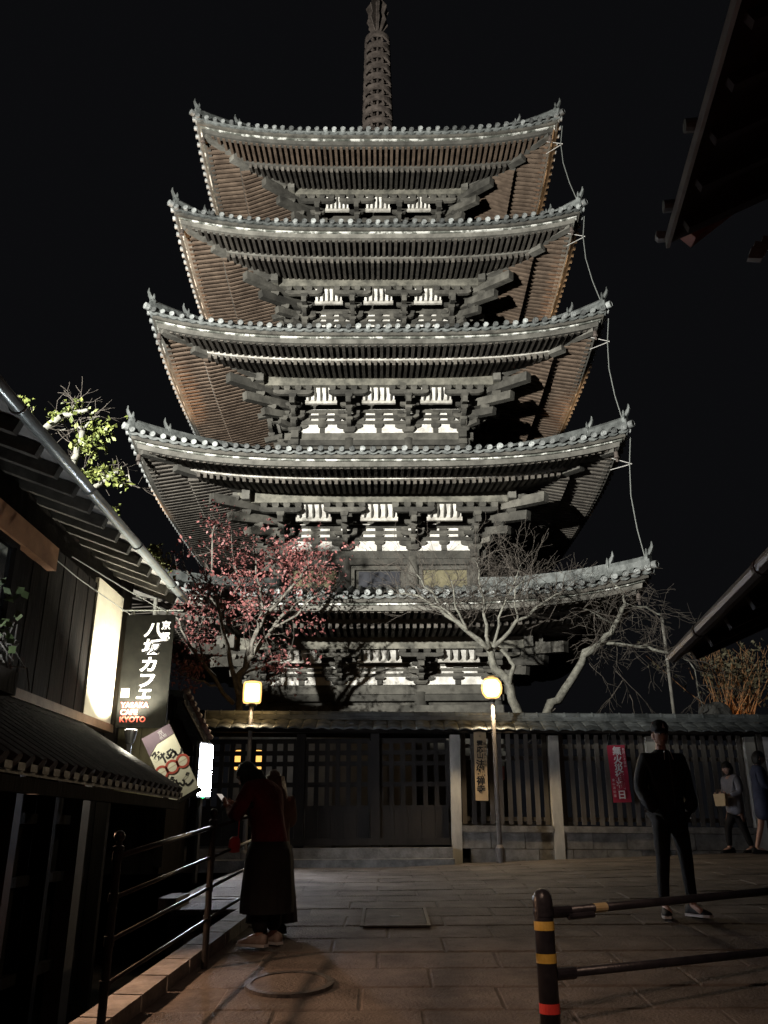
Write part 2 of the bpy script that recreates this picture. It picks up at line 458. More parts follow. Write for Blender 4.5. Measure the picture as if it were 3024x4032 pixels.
        if abs(x) < E-dk-.05 and y1-y0 > .12:
            yy = [y0, -G, y1] if y1 > -G else [y0, y1]
            def zz(y):
                if y <= -G: return zio-.055+(zpt-zio+.115)*(y+E-dk+.015)/(-G+E-dk+.015)
                return zpt+.06+(.4*(zpt-zio)+.1)*(y+G)/(G-B)
            p, q = V((x, y0, zz(y0)+lf)), V((x, y1, zz(y1)+lf*.8))
            if len(yy) == 3: q = V((x, -G+.25, zz(-G)+.02+lf))
            for kk, M in enumerate(ROT):
                if kk == 0:
                    d = q-p
                    Mx = Matrix.Translation(p) @ d.to_track_quat('Y', 'Z').to_matrix().to_4x4() @ Matrix.Diagonal((.09, d.length, .15, 1))
                    put(box2, 'base_rafter', roof, M=Mx)
                else: bl.beam(p, q, .09, .15, M=M)
    fl.build('flying_rafter_row', RAFT if si < 2 else RAFTW, roof, kind='stuff'); bl.build('base_rafter_row', RAFT if si < 2 else RAFTW, roof, kind='stuff')
    # corners: hip rafters, hip ridges and their ornaments
    for ci, M in enumerate(ROT):
        mb = MB()
        e1 = E-dk+.25; e0 = E-.32
        mb.beam((-B, -B, zpt+.16), (-e1, -e1, zio-.02+sag(e1, E)), .24, .30)
        mb.beam((-e1+.5, -e1+.5, zio+.18+sag(e1, E)*.9), (-e0, -e0, ze-.36+sag(e0, E)), .20, .20)
        put(mb.mesh('hip_rafter', WOOD), 'hip_rafter', roof, M=M)
        mb = MB(); pts = [surf(-1, q)+V((0, 0, .12)) for q in (.22, .35, .5, .75, 1.0)]
        for a, b in zip(pts[:-1], pts[1:]): mb.beam(a, b, .26, .36)
        pts = [surf(-1, q)+V((0, 0, .08)) for q in (.0, .06, .12, .2, .27)]
        for a, b in zip(pts[:-1], pts[1:]): mb.beam(a, b, .22, .24)
        pts = [surf(-1, q)+V((0, 0, .24)) for q in (.01, .06, .12, .2, .27)]
        mb.tube(pts, .085, 6)
        put(mb.mesh('hip_ridge', TILE), 'hip_ridge', roof, M=M)
        for q, sc in ((.015, .68), (.22, .66)):
            p = surf(-1, q)+V((0, 0, .12))
            put(HORN_ME, 'ridge_ornament', roof, M=M @ Matrix.Translation(p) @ Matrix.Rotation(R(-45), 4, 'Z') @ Matrix.Scale(sc, 4))
        p = surf(-1, 0)
        mb = MB(); mb.add(disc.v, disc.f, M @ Matrix.Translation(p+V((-.05, -.05, .05))) @ Matrix.Rotation(R(-45), 4, 'Z') @ Matrix.Scale(1.25, 4))
        mb.build('corner_tile', DISC, roof)
    # ---- walls of the storey
    H = zpt-.31-zb; p_ = G-B; my, mz = p_/.95, H/1.16
    bx = B*.35
    cols = [-B, -bx, bx, B]
    wall = MB().box(0, 0, (base+zpt+.1)/2, 2*B-.16, 2*B-.16, zpt+.1-base).build('wall', WOODD, PG)
    for kk in (0, 1, 3):
        M = ROT[kk]
        for x in cols[:3] if kk else cols:
            put(MB().lathe([(.17, base), (.17, zb-.2)], 14, Matrix.Translation((x, -B+.02, 0))).mesh('pillar', BRK, True), 'pillar', wall, M=M)
        b = MB().box(0, -B+.03, zb-.14, 2*B+.62, .23, .24)
        put(b.mesh('wall_beam', BRK), 'wall_beam', wall, M=M)
        put(MB().box(0, -B+.02, zb-.36, 2*B+.4, .24, .17).mesh('wall_beam', BRK), 'wall_beam', wall, M=M)
        for z0, h0 in ((.285, .14), (.50, .125), (.695, .13)):
            put(MB().box(0, -B+.0, zb+(z0+.012+h0/2)*mz, 2*B+.5, .15, (h0-.02)*mz).mesh('wall_beam', BRK), 'wall_beam', wall, M=M)
        if si == 0:
            for zc, hh in ((zb-.72, .30), (zb-1.18, .26), (zb-1.9, .26)):
                put(MB().box(0, -B-.005, zc, 2*B+.3, .34, hh).mesh('wall_beam', BRK), 'wall_beam', wall, M=M)
        for a, c in zip(cols[:-1], cols[1:]):
            put(MB().box((a+c)/2, -B-.012, zb+.43*mz, c-a, .03, .86*mz).mesh('plaster_panel', PLASTER), 'plaster_panel', wall, M=M)
            mx = (a+c)/2
            put(MB().box(mx, -B-.01, zb+.09*mz, .15, .1, .18*mz).mesh('strut', BRK), 'strut', wall, M=M)
            for q, ww, hh in ((.18, .27, .11), (.425, .24, .075), (.625, .24, .07)):
                mb = MB(); blk(mb, mx, -B, zb+q*mz, ww, hh*mz); put(mb.mesh('bearing_block', BRK), 'bearing_block', wall, M=M)
            # coved panel with ribs between the bracket sets, under the purlin
            y2, y3 = -B-P2*my, -B-P3*my
            w = (c-a)*.21; mb = MB()
            z2, z3 = zb+.84*mz, zb+1.15*mz
            mb.beam((mx, y2-.01, z2), (mx, y3+.05, z3), 2*w+.2, .02, up=(0, -1, 1))
            cv = mb.build('coved_panel', PLASTER, PG, M=M)
            mb = MB(); mb.box(mx, y2+.0, zb+.78*mz, 2*w+.26, .09, .12*mz)
            put(mb.mesh('cove_rail', PALEWOOD), 'cove_rail', cv)
            for j in range(5):
                if kk == 0 or j % 2 == 0:
                    x = mx+(j-2)*w*.50
                    mb = MB().tube([(x, y2-.03, z2-.02), (x, (y2+y3)/2-.03, (z2+z3)/2-.04), (x, y3+.03, z3)], .032, 6)
                    mb.build('rib', BRK, cv)
            if kk == 0 and si in (1, 2, 3, 4):
                zt, zo = zb-.46, base+.02; ww = (c-a)-.42
                fr = MB(); hh = zt-zo
                if hh > .3:
                    for s_ in (-1, 1): fr.box(mx+s_*ww/2, -B+.03, (zt+zo)/2, .1, .12, hh)
                    fr.box(mx, -B+.03, zt-.06, ww-.1, .12, .12); fr.box(mx, -B+.03, zo+.06, ww-.1, .12, .12)
                    fr.build('door_frame', BRK, wall)
                    if a < 0 < c:
                        MB().box(mx, -B+.07, (zt+zo)/2, ww-.34, .05, hh-.30).build('window_opening', DARKM, wall)
                    else:
                        MB().box(mx, -B+.075, (zt+zo)/2, ww-.1, .05, hh-.24).build('door_panel', mat('ochre_panel', (.10, .088, .05), (.17, .15, .09), 4, .85, .2), wall)
        # the purlin with projecting ends
        b = MB().box(0, -G, zpt-.15, 2*G+.66, .2, .32)
        pu = b.build('purlin', PURL, PG); pu.matrix_basis = M
        for sx in (-1, 1):
            put(MB().box(sx*(G+.36), -G, zpt-.04, .13, .22, .56).mesh('purlin_end', WOOD), 'purlin_end', pu)
        # bracket sets
        jm = MB()
        for x in cols:
            if kk == 0:
                br = part('bracket', PG, (x, -B, zb), (1, my, mz))
                for kind, dims, pos in SPEC:
                    if kind == 'tail':
                        put(spec_mesh(kind, dims), 'tail_rafter', br, loc=(random.uniform(-.01, .01), random.uniform(-.03, .03), random.uniform(-.008, .008)))
                    else: put(spec_mesh(kind, dims), {'blk': 'bearing_block', 'arm': 'bracket_arm', 'proj': 'bracket_arm'}[kind], br, loc=(pos[0]+random.uniform(-.012, .012), pos[1]+random.uniform(-.01, .01), pos[2]), rot=(0, random.uniform(-.012, .012), random.uniform(-.02, .02)))
            else:
                t = MB()
                for kind, dims, pos in SPEC: spec_mb(t, kind, dims, pos)
                jm.add(t.v, t.f, M @ Matrix.Translation((x, -B, zb)) @ Matrix.Diagonal((1, my, mz, 1)))
        if kk: jm.build('bracket_row', BRK, PG, kind='stuff')
    # diagonal corner brackets: stacked arms and big tail rafters
    for ci in range(4):
        M = ROT[ci] if ci != 2 else ROT[2]
        mb = MB(); cb = part('corner_bracket', PG); cb.matrix_basis = M
        r2 = 1.0
        def dg(d, z): return V((-B-d*r2, -B-d*r2, zb+z*mz))
        MB().beam(dg(-.1, .21), dg(P1*my+.12, .21), .15, .15).build('bracket_arm', BRK, cb)
        MB().beam(dg(-.1, .45), dg(P2*my+.15, .45), .15, .16).build('bracket_arm', BRK, cb)
        MB().beam(dg(-.2, .98), dg(p_+.42, .60), .21, .26).build('tail_rafter', BRK, cb)
        MB().beam(dg(-.2, 1.28), dg(p_+.86, .98), .23, .28).build('tail_rafter', BRK, cb)
        MB().beam(dg(-.1, .63), dg(P2*my+.25, .33), .18, .22).build('tail_rafter', BRK, cb)
        for d, z in ((0, 0), (P1*my, .29), (P2*my, .52), (p_, .80), (p_+.3, 1.12)):
            bb = MB(); blk(bb, -B-d, -B-d, zb+z*mz, .26, .13); bb.build('bearing_block', BRK, cb)
    # wind bells under the corners
    for sx in (-1, 1):
        e = E-.30
        bells.append((si, sx, V((sx*e, -e, ze-.36+sag(e, E)))))
# base platform of the pagoda
MB().box(0, 0, .25, 9.4, 9.4, .5).build('stone_platform', STONE, PG)
# spire
zt = ST[4]['ze']+3.75
sp = MB().box(0, 0, zt+.5, 1.3, 1.3, 1.0).lathe([(.75, zt+1.0), (.72, zt+1.2), (.5, zt+1.5), (.3, zt+1.6)], 20).lathe([(.16, zt+1.5), (.13, zt+9.4)], 12).build('spire', BRONZE, PG)
zr0 = 28.1-PZ
for i in range(9):
    z = zr0+i*.60; r = .64-.012*i
    mb = MB(); n = 28
    mb.lathe([(r, z-.12), (r, z+.12), (r-.09, z+.12), (r-.09, z-.12), (r, z-.12)], n, cap=False)
    mb.lathe([(.22, z-.15), (.22, z+.15)], 12)
    for k in range(8):
        a = R(45*k); mb.beam((.2*math.cos(a), .2*math.sin(a), z), (r*math.cos(a), r*math.sin(a), z), .07, .12)
    for k in range(8):
        a = R(45*k+22); mb.lathe([(.02, z-.13), (.035, z-.17), (.05, z-.26)], 6, Matrix.Translation(((r-.04)*math.cos(a), (r-.04)*math.sin(a), 0)))
    mb.build('spire_ring', BRONZE, sp)
zf_ = zr0+9*.60+.05
fm = MB()
for k in range(4):
    M = Matrix.Rotation(R(45*k+10), 4, 'Z')
    fm.prism([(-.2, zf_), (.2, zf_), (.46, zf_+.5), (.36, zf_+.9), (.50, zf_+1.3), (.30, zf_+1.7), (.12, zf_+2.3), (-.12, zf_+2.3), (-.30, zf_+1.7), (-.50, zf_+1.3), (-.36, zf_+.9), (-.46, zf_+.5)], .03, M)
fm.build('flame_finial', BRONZE, sp)
# lightning cable down the right corners, with its struts
def pw(si, q=0, extra=0): E = ST[si]['E']; return V((E+extra, -E-extra, ST[si]['ze']+.15+LIFT))
mb = MB(); st = MB()
for si in range(4, 0, -1):
    E = ST[si]['E']; E2 = ST[si-1]['E']
    a = V((E-.25, -E+.2, ST[si]['ze']+.1)); arm_ = V((E-.02, -E+.25, ST[si]['ze']-.28))
    b = V((E2-.1, -E2+.15, ST[si-1]['ze']+.95))
    pts = [V((E+.1, -E+.3, ST[si]['ze']+.5)), arm_, arm_.lerp(b, .35)+V((-.10, 0, 0)), arm_.lerp(b, .7)+V((-.08, 0, 0)), b]
    mb.tube(pts, .013, 5)
    st.tube([V((E-.42, -E+.4, ST[si]['ze']-.05)), arm_+V((.06, 0, 0))], .012, 5); st.tube([V((E-.4, -E+.7, ST[si]['ze']-.25)), arm_+V((.06, 0, 0))], .012, 5)
cb = mb.build('lightning_cable', CABLE, PG); st.build('cable_strut', mat('strut_paint', (.36, .35, .33), None, rough=.6, bump=0), cb)
names = ['lowest', 'second', 'third', 'fourth', 'topmost']
BM = MB(); BM.lathe([(.012, 0), (.012, -.16)], 6); BM.lathe([(.03, -.14), (.08, -.17), (.095, -.25), (.10, -.40), (.125, -.44), (.115, -.45)], 14)
BM = BM.mesh('wind_bell', BRONZE, True)
CL = MB().box(0, 0, -.56, .1, .01, .14).tube([(0, 0, -.3), (0, 0, -.5)], .006, 4).mesh('clapper_plate', BRONZE)
for si, sx, p in bells:
    if si == 0 and sx < 0: continue
    o = put(BM, 'wind_bell', None, loc=PG.location+p, scale=(.6, .6, .6))
    tag(o, 'bronze wind bell hanging under the %s corner of the %s pagoda roof' % ('left' if sx < 0 else 'right', names[si]), 'wind bell', 'wind bells at the pagoda eaves')
    put(CL, 'clapper', o)
#--SPLIT--
# ------------------------------------------------------------------ cafe building on the left
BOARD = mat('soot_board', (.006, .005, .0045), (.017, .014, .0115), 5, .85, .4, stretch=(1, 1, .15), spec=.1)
SOFFIT = mat('soffit_board', (.20, .20, .195), (.32, .32, .31), 3, .8, .2)
STEEL = mat('gutter_steel', (.30, .34, .34), (.46, .50, .50), 4, .32, .08, metal=.55)
GLASS = mat('window_glass', (.02, .022, .024), None, rough=.08, bump=0, spec=.6)
CF = thing('cafe_building', 'two storey dark timber cafe house with grey gutter and tiled lower roof on the left', 'building', (-3.76, 6.8, -.65))
CO = V((-3.76, 6.8, -.65))
def cb_(mb, name, m, parent=None, smooth=False):
    me = mb.mesh(name, m, smooth); me.transform(Matrix.Translation(-CO)); return put(me, name, parent or CF)
Y0, Y1 = 2.2, 11.6
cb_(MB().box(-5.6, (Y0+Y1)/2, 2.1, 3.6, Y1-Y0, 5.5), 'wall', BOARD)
GX, GZ = -3.0, 4.70
def upz(x): return GZ+.09+(GX-x)*math.tan(R(20))
rf = MB()
rf.add([(GX+.02, Y0-.3, upz(GX)), (GX+.02, 11.85, upz(GX)), (-7.2, 11.85, upz(-7.2)), (-7.2, Y0-.3, upz(-7.2)),
        (GX+.02, Y0-.3, upz(GX)+.09), (GX+.02, 11.85, upz(GX)+.09), (-7.2, 11.85, upz(-7.2)+.09), (-7.2, Y0-.3, upz(-7.2)+.09)],
       [(0, 1, 2, 3), (7, 6, 5, 4), (0, 4, 5, 1), (1, 5, 6, 2), (2, 6, 7, 3), (3, 7, 4, 0)])
rf.add([(-7.2, Y0-.3, upz(-7.2)), (-7.2, 11.85, upz(-7.2)), (-10.5, 11.85, 4.9), (-10.5, Y0-.3, 4.9)], [(0, 1, 2, 3)])
UR = cb_(rf, 'upper_roof', TILE)
cb_(MB().add([(GX-.02, Y0-.3, upz(GX)-.012), (GX-.02, 11.83, upz(GX)-.012), (-4.2, 11.83, upz(-4.2)-.012), (-4.2, Y0-.3, upz(-4.2)-.012)], [(0, 1, 2, 3)]), 'soffit_board', SOFFIT, )
yy = Y0-.1
while yy < 11.85:
    cb_(MB().beam((-4.1, yy, upz(-4.1)-.075), (GX-.05, yy, upz(GX)-.075), .085, .12), 'rafter', WOODD); yy += .46
cb_(MB().beam((-3.9, Y0, upz(-3.9)-.25), (-3.9, 11.9, upz(-3.9)-.25), .16, .22), 'eave_beam', BOARD)
for k in range(20):
    yv = Y0+.2+k*.48
    cb_(MB().beam((GX-.02, yv, upz(GX)+.10), (-7.2, yv, upz(-7.2)+.10), .16, .07), 'tile_row', TILE)
g = MB(); n = 10; vs = []; fs = []
for y in (Y0-.3, 11.78):
    for rr in (.062, .055):
        for j in range(n+1):
            a = math.pi+math.pi*j/n; vs.append((GX+.085+rr*math.cos(a), y, GZ+.04+rr*math.sin(a)))
m_ = n+1
for j in range(n):
    fs += [(j, j+1, 2*m_+j+1, 2*m_+j), (m_+j, 3*m_+j, 3*m_+j+1, m_+j+1)]
fs += [tuple(range(m_))+tuple(range(2*m_-1, m_-1, -1)), tuple(range(2*m_, 3*m_))+tuple(range(4*m_-1, 3*m_-1, -1)), (0, 2*m_, 3*m_, m_), (n, m_+n, 3*m_+n, 2*m_+n)]
g.add(vs, fs)
GT = cb_(g, 'gutter', STEEL, smooth=True)
for yv in (4.2, 5.9, 7.6, 9.3, 11.0):
    hb = MB(); hb.tube([(GX+.085+.07*math.cos(a), yv, GZ+.04+.07*math.sin(a)) for a in [math.pi*(1+j/8) for j in range(9)]], .008, 5)
    me = hb.mesh('gutter_hook', STEEL); me.transform(Matrix.Translation(-CO)); put(me, 'gutter_hook', GT)
    hb = MB().lathe([(.066, -.03), (.066, .03)], 14, Matrix.Translation((GX+.085, yv+.8, GZ+.04)) @ Matrix.Rotation(R(90), 4, 'X'))
# wires under the eave
cb_(MB().tube([(-3.62, 9.2, 4.55), (-3.35, 10.4, 4.50), (-3.05, 11.5, 4.45), (-2.95, 11.7, 4.44)], .008, 5), 'eave_wire', CABLE)
cb_(MB().tube([(-3.68, 8.0, 4.42), (-3.66, 9.6, 4.40), (-3.5, 11.2, 4.36)], .006, 5), 'eave_wire', CABLE)
# upper wall: header beam, window with vines, boards, white panel, corner post
cb_(MB().box(-3.72, 6.9, 4.40, .16, 3.9, .26), 'header_beam', mat('orange_timber', (.22, .10, .045), (.34, .17, .08), 4, .6, .2))
WN = cb_(MB().box(-3.73, 7.15, 3.62, .03, 1.5, 1.2), 'window', GLASS)
def sub(mb, name, m, parent):
    me = mb.mesh(name, m); me.transform(Matrix.Translation(-CO)); return put(me, name, parent)
for yv in (6.37, 7.15, 7.93): sub(MB().box(-3.71, yv, 3.62, .08, .07, 1.2), 'frame', BOARD, WN)
for zv in (3.0, 4.25): sub(MB().box(-3.71, 7.15, zv, .08, 1.63, .06), 'sill', BOARD, WN)
bm_ = mat('reflection_white', (.5, .5, .46), (.7, .7, .66), 4, .7, .1)  # pale bars stand in for whitish reflections on the pane
for a, b in (((-3.69, 6.72, 3.30), (-3.69, 7.10, 4.05)), ((-3.69, 7.62, 3.28), (-3.69, 7.34, 4.1)), ((-3.69, 6.62, 3.95), (-3.69, 7.06, 4.15))):
    sub(MB().beam(a, b, .03, .09, up=(1, 0, 0)), 'reflection_bar', bm_, WN)
k = 0
yv = 8.05
while yv < 10.4:
    cb_(MB().box(-3.745-.006*(k % 2), yv+.1, 3.66, .03, .205, 1.86), 'plank', BOARD); yv += .21; k += 1
cb_(MB().box(-3.735, 10.98, 3.80, .05, 1.08, 1.74), 'plaster_panel', mat('cream_plaster', (.62, .57, .44), (.74, .70, .56), 3, .9, .15))
cb_(MB().box(-3.70, 11.56, 2.2, .16, .10, 5.6), 'corner_post', BOARD)
cb_(MB().box(-3.72, 9.9, 2.86, .12, 3.4, .10), 'sill_beam', mat('tan_timber', (.16, .10, .06), (.24, .16, .10), 4, .7, .2))
cb_(MB().box(-3.72, 6.0, 2.90, .10, 4.2, .16), 'sill_beam', BOARD)
# lower tiled roof
EX, EZ = -2.44, 1.98
def loz(x): return EZ+(EX-x)*(.80/1.32)
lr = MB(); ye = 10.42
lr.add([(EX, Y0, loz(EX)-.06), (EX, ye, loz(EX)-.06), (-3.76, ye, loz(-3.76)-.06), (-3.76, Y0, loz(-3.76)-.06), (EX, Y0, loz(EX)), (EX, ye, loz(EX)), (-3.76, ye, loz(-3.76)), (-3.76, Y0, loz(-3.76))],
       [(0, 1, 2, 3), (7, 6, 5, 4), (0, 4, 5, 1), (1, 5, 6, 2), (2, 6, 7, 3), (3, 7, 4, 0)])
OLDT = mat('old_roof_tile', (.022, .018, .017), (.055, .046, .042), 5, .5, .3, objrand=.3)
LR = cb_(lr, 'lower_roof', OLDT)
yv = Y0+.1
while yv < ye:
    t = MB(); t.tube([(EX+.03, yv, loz(EX)+.02), (-3.72, yv, loz(-3.72)+.02)], .055, 8)
    for q in range(5): t.lathe([(.062, 0), (.062, .04)], 8, Matrix.Translation((EX-.05-q*.26, yv, loz(EX-.05-q*.26)+.02)) @ Matrix.Rotation(R(-59), 4, 'Y'))
    sub(t, 'tile_row', OLDT, LR)
    sub(MB().box(EX+.01, yv+.105, loz(EX)-.01, .03, .12, .05), 'eave_tile', OLDT, LR); yv += .21
sub(MB().box(EX-.04, (Y0+ye)/2, EZ-.12, .07, ye-Y0, .10), 'eave_board', BOARD, LR)
# ground floor pillars below street level
for yv, w, m in ((10.55, .26, mat('grey_timber', (.05, .045, .04), (.08, .07, .062), 3, .8, .2)), (8.6, .16, mat('red_timber', (.045, .014, .01), (.07, .025, .018), 3, .7, .2)), (9.6, .10, BOARD), (6.6, .2, BOARD)):
    cb_(MB().box(-3.68, yv, .95, .2, w, 3.4), 'pillar', m)
for zv in (.2, 1.1, 1.7): cb_(MB().box(-3.74, 7.6, zv, .08, 7.0, .10), 'wall_rail', BOARD)
for i in range(12): cb_(MB().box(-3.75, 4.4+i*.33, .5, .05, .04, 2.2), 'lattice_bar', BOARD)
# basket of dry vines on the upper ledge
rng = random.Random(3)
vb = MB()
for i in range(90):
    a = rng.uniform(0, 6.28); r = rng.uniform(.1, .34); p = V((-3.40, 6.95+r*1.5*math.cos(a), 2.95+abs(r*math.sin(a))))
    vb.tube([p, p+V((rng.uniform(-.1, .1), rng.uniform(-.3, .3), rng.uniform(-.1, .2))), p+V((rng.uniform(-.12, .12), rng.uniform(-.4, .4), rng.uniform(-.25, .1)))], .007, 3, cap=False)
vt = thing('vine_planter', 'dry tangled vines in a planter below the upper cafe window', 'planter', (-3.40, 6.95, 2.5))
me = vb.mesh('vines', mat('dry_vine', (.10, .095, .085), (.2, .19, .17), 8, .9, 0)); me.transform(Matrix.Translation((3.40, -6.95, -2.5))); put(me, 'vines', vt)
MB().box(0, 0, .30, .22, 1.1, .2).build('planter_box', BOARD, vt)
lf = MB()
for i in range(60):
    p = V((rng.uniform(-.1, .14), rng.uniform(-.25, .4), rng.uniform(.45, 1.1))); d = V((rng.uniform(-1, 1), rng.uniform(-1, 1), rng.uniform(-1, 1))).normalized()*.05; e = d.orthogonal()
    lf.add([p-d, p+e*.6, p+d, p-e*.6], [(0, 1, 2, 3)])
lf.build('leaves', mat('planter_leaf', (.05, .08, .03), (.12, .16, .07), 5, .6, 0), vt)
# uplight fixture
ul = thing('uplight', 'small black uplight on the lower roof shining at the cream wall and sign', 'spotlight', (-3.30, 11.1, 2.68))
MB().box(0, 0, -.18, .05, .05, .36).build('stem', BLACKMETAL, ul)
MB().lathe([(.05, -.05), (.085, .10), (.085, .12)], 14, cap=True).build('lamp_head', BLACKMETAL, ul)
MB().lathe([(.075, .122), (.075, .126)], 14).build('lens', mat('lamp_lens', 1, None, bump=0, emit=(1, .95, .8), estr=30), ul)

# hanging black cafe sign
BSIGN = mat('sign_black', (.007, .007, .006), (.012, .012, .010), 9, .85, .05, spec=.08)
WTXT = mat('glow_white', (.9, .9, .88), None, bump=0, emit=(1, .99, .95), estr=.75)  # glow added so the lamp-lit letters stay bright to the top
RTXT = mat('glow_red', (.8, .13, .09), None, bump=0, emit=(1, .16, .10), estr=.45)  # red letters get the same added glow
SX, SY, SZ = -3.27, 11.42, 3.635
sg = thing('cafe_sign', 'hanging black signboard with white vertical brush lettering and red roman letters', 'sign', (SX, SY, SZ))
MB().box(0, 0, 0, .67, .035, 1.54).build('board', BSIGN, sg)
MB().tube([(-.42, 0, .84), (.44, 0, .84)], .014, 6).build('hanging_rod', CABLE, sg)
for x in (-.25, .22): MB().box(x, 0, .80, .03, .012, .09).build('hook', CABLE, sg)
for ch, z in (('八', .545), ('坂', .305), ('カ', .06), ('フ', -.155), ('エ', -.335)):
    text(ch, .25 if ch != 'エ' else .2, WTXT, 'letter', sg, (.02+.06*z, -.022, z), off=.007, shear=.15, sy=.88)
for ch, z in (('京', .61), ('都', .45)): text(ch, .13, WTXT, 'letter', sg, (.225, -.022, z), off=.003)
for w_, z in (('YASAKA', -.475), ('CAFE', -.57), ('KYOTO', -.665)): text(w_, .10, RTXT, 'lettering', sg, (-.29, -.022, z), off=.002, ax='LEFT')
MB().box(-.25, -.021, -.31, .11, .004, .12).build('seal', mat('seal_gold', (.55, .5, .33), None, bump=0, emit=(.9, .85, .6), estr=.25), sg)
text('八', .09, BSIGN, 'seal_mark', sg, (-.25, -.026, -.31))
# lit board fence behind the sign
bf = thing('board_fence', 'greenish weathered board fence lit beneath the black cafe sign', 'fence', (-3.92, 12.1, 1.0))
BFM = mat('olive_board', (.17, .15, .085), (.30, .27, .17), 3, .85, .3, stretch=(1, 1, .2), objrand=.25)
for i in range(9): MB().box(-.76+i*.19, .01*(i % 2), 1.5, .182, .03, 1.1).build('plank', BFM, bf)
MB().box(0, .05, 1.6, 1.7, .06, .08).build('rail', BFM, bf)
# dumpling shop board
c = at(369, 1650, 10.95)
dg_ = thing('dumpling_sign', 'leaning cream sign with three red dumpling rings and purple top', 'sign', c)
dg_.rotation_euler = (0, R(-29.5), 0); dg_.scale = (.82, .82, .82)
CREAM = mat('cream_board', (.62, .60, .46), (.72, .70, .56), 5, .7, .05); PURP = mat('purple_paint', (.12, .085, .11), (.17, .125, .15), 6, .7, .05)
INK = mat('brush_ink', (.02, .018, .016), None, rough=.6, bump=0); RED = mat('ring_red', (.42, .07, .045), None, rough=.6, bump=0)
MB().box(0, 0, 0, .47, .03, 1.06).build('board', CREAM, dg_)
MB().prism([(-.235, .25), (-.06, .37), (.235, .39), (.235, .56), (-.235, .56)], .012, Matrix.Translation((0, -.022, 0))).build('top_panel', PURP, dg_)
text('京', .09, mat('faded_white', (.5, .48, .5), None, bump=0), 'letter', dg_, (.06, -.03, .49), rot=(R(90), R(-8), 0))
text('名物', .06, MATS['faded_white'], 'letter', dg_, (.07, -.03, .42), rot=(R(90), R(-8), 0))
for ch, x, z in (('み', -.13, .20), ('た', -.02, .13), ('ら', .08, .12), ('し', .17, .11)): text(ch, .175, INK, 'letter', dg_, (x, -.017, z), rot=(R(90), R(-20), 0), off=.008)
for ch, x, z in (('だ', -.10, -.29), ('ん', .0, -.34), ('ご', .13, -.36)): text(ch, .18, INK, 'letter', dg_, (x, -.017, z), rot=(R(90), R(-20), 0), off=.008)
for i in range(3):
    t = MB(); x, z = -.17+.175*i, -.055-.0*i
    t.lathe([(.074, 0), (.074, .012), (.108, .012), (.108, 0)], 26, Matrix.Translation((x, -.017, z)) @ Matrix.Rotation(R(90), 4, 'X'), cap=False); t.build('ring', RED, dg_)
    MB().lathe([(.072, 0), (.072, .006)], 20, Matrix.Translation((x, -.017, z)) @ Matrix.Rotation(R(90), 4, 'X')).build('dumpling', CREAM, dg_)
MB().beam((-.36, -.02, -.06), (.30, -.02, -.05), .01, .014).build('skewer', mat('skewer_wood', (.5, .42, .3), None, bump=0), dg_)
MB().box(0, .01, -.56, .50, .07, .06).build('base_rail', BOARD, dg_)
# lit white sign box
c = at(443, 1663, 13.0)
lb = thing('light_box', 'narrow glowing white sign box of two panels beside the dumpling sign', 'sign', c, R(70))
MB().box(0, .03, 0, .36, .06, .80).build('casing', BLACKMETAL, lb)
LBX = mat('lightbox_face', .9, None, bump=0, emit=(.82, .87, 1.0), estr=150)
for z in (-.19, .19): MB().box(0, -.008, z, .33, .012, .35).build('lit_panel', LBX, lb)
MB().box(0, .05, -.95, .06, .05, 1.2).build('stand', BLACKMETAL, lb)
p = at(438, 1722, 12.8); led = tag(MB().lathe([(.0, -.02), (.03, 0), (.0, .02)], 10).build('indicator_light', mat('green_led', .1, None, bump=0, emit=(.05, 1, .25), estr=2.5), None, loc=p), 'tiny green indicator light just under the glowing white sign', 'indicator')
# little tiled roof beyond
a, b = at(397, 1492, 13.2), at(453, 1602, 15.0)
sr = thing('shed_roof', 'small dark tiled shed roof sloping down behind the dumpling sign', 'roof', a)
d = b-a
mb = MB(); mb.add([V((0, 0, 0)), d, d+V((-2.2, .4, .25)), V((-2.2, .4, .25)), V((0, 0, -.1)), d+V((0, 0, -.1)), d+V((-2.2, .4, .15)), V((-2.2, .4, .15))], [(0, 1, 2, 3), (7, 6, 5, 4), (0, 4, 5, 1), (1, 5, 6, 2), (2, 6, 7, 3), (3, 7, 4, 0)])
mb.build('roof_slab', TILE, sr)
for i in range(9):
    p = d*(i+.5)/9+V((.02, 0, .04)); MB().lathe([(.05, -.08), (.05, .05)], 9, Matrix.Translation(p) @ Matrix.Rotation(R(90), 4, 'X')).build('eave_tile', mat('red_clay', (.16, .10, .085), (.24, .16, .14), 5, .7, .2), sr)
MB().beam(V((0, .0, -.16)), d+V((0, 0, -.16)), .03, .05).build('drip_edge', BOARD, sr)
for k in (0, 1): MB().box(d.x*k-.2, d.y*k+.1, -1.3, .14, .14, 2.5).build('post', BOARD, sr)
MB().box(d.x-1.4, d.y*.55, -1.5, 2.2, 1.6, 2.3).build('wall', BOARD, sr)
# stone steps leading down on the far side of the railing
stp = thing('stone_steps', 'short flight of pale stone steps beyond the railing end', 'steps', (-1.72, 10.3, .50))
for i in range(4):
    MB().box(-.05*i, -.32*i, .30-.14*i, .5, .36, .14).build('step', STONE, stp)

# ------------------------------------------------------------------ right hand building: two dark eaves
YAW = 7.3
RB = thing('house', 'dark house with reddish eaves cutting into the right edge of the view', 'building', (2.55, 6.2, .4), R(-YAW))
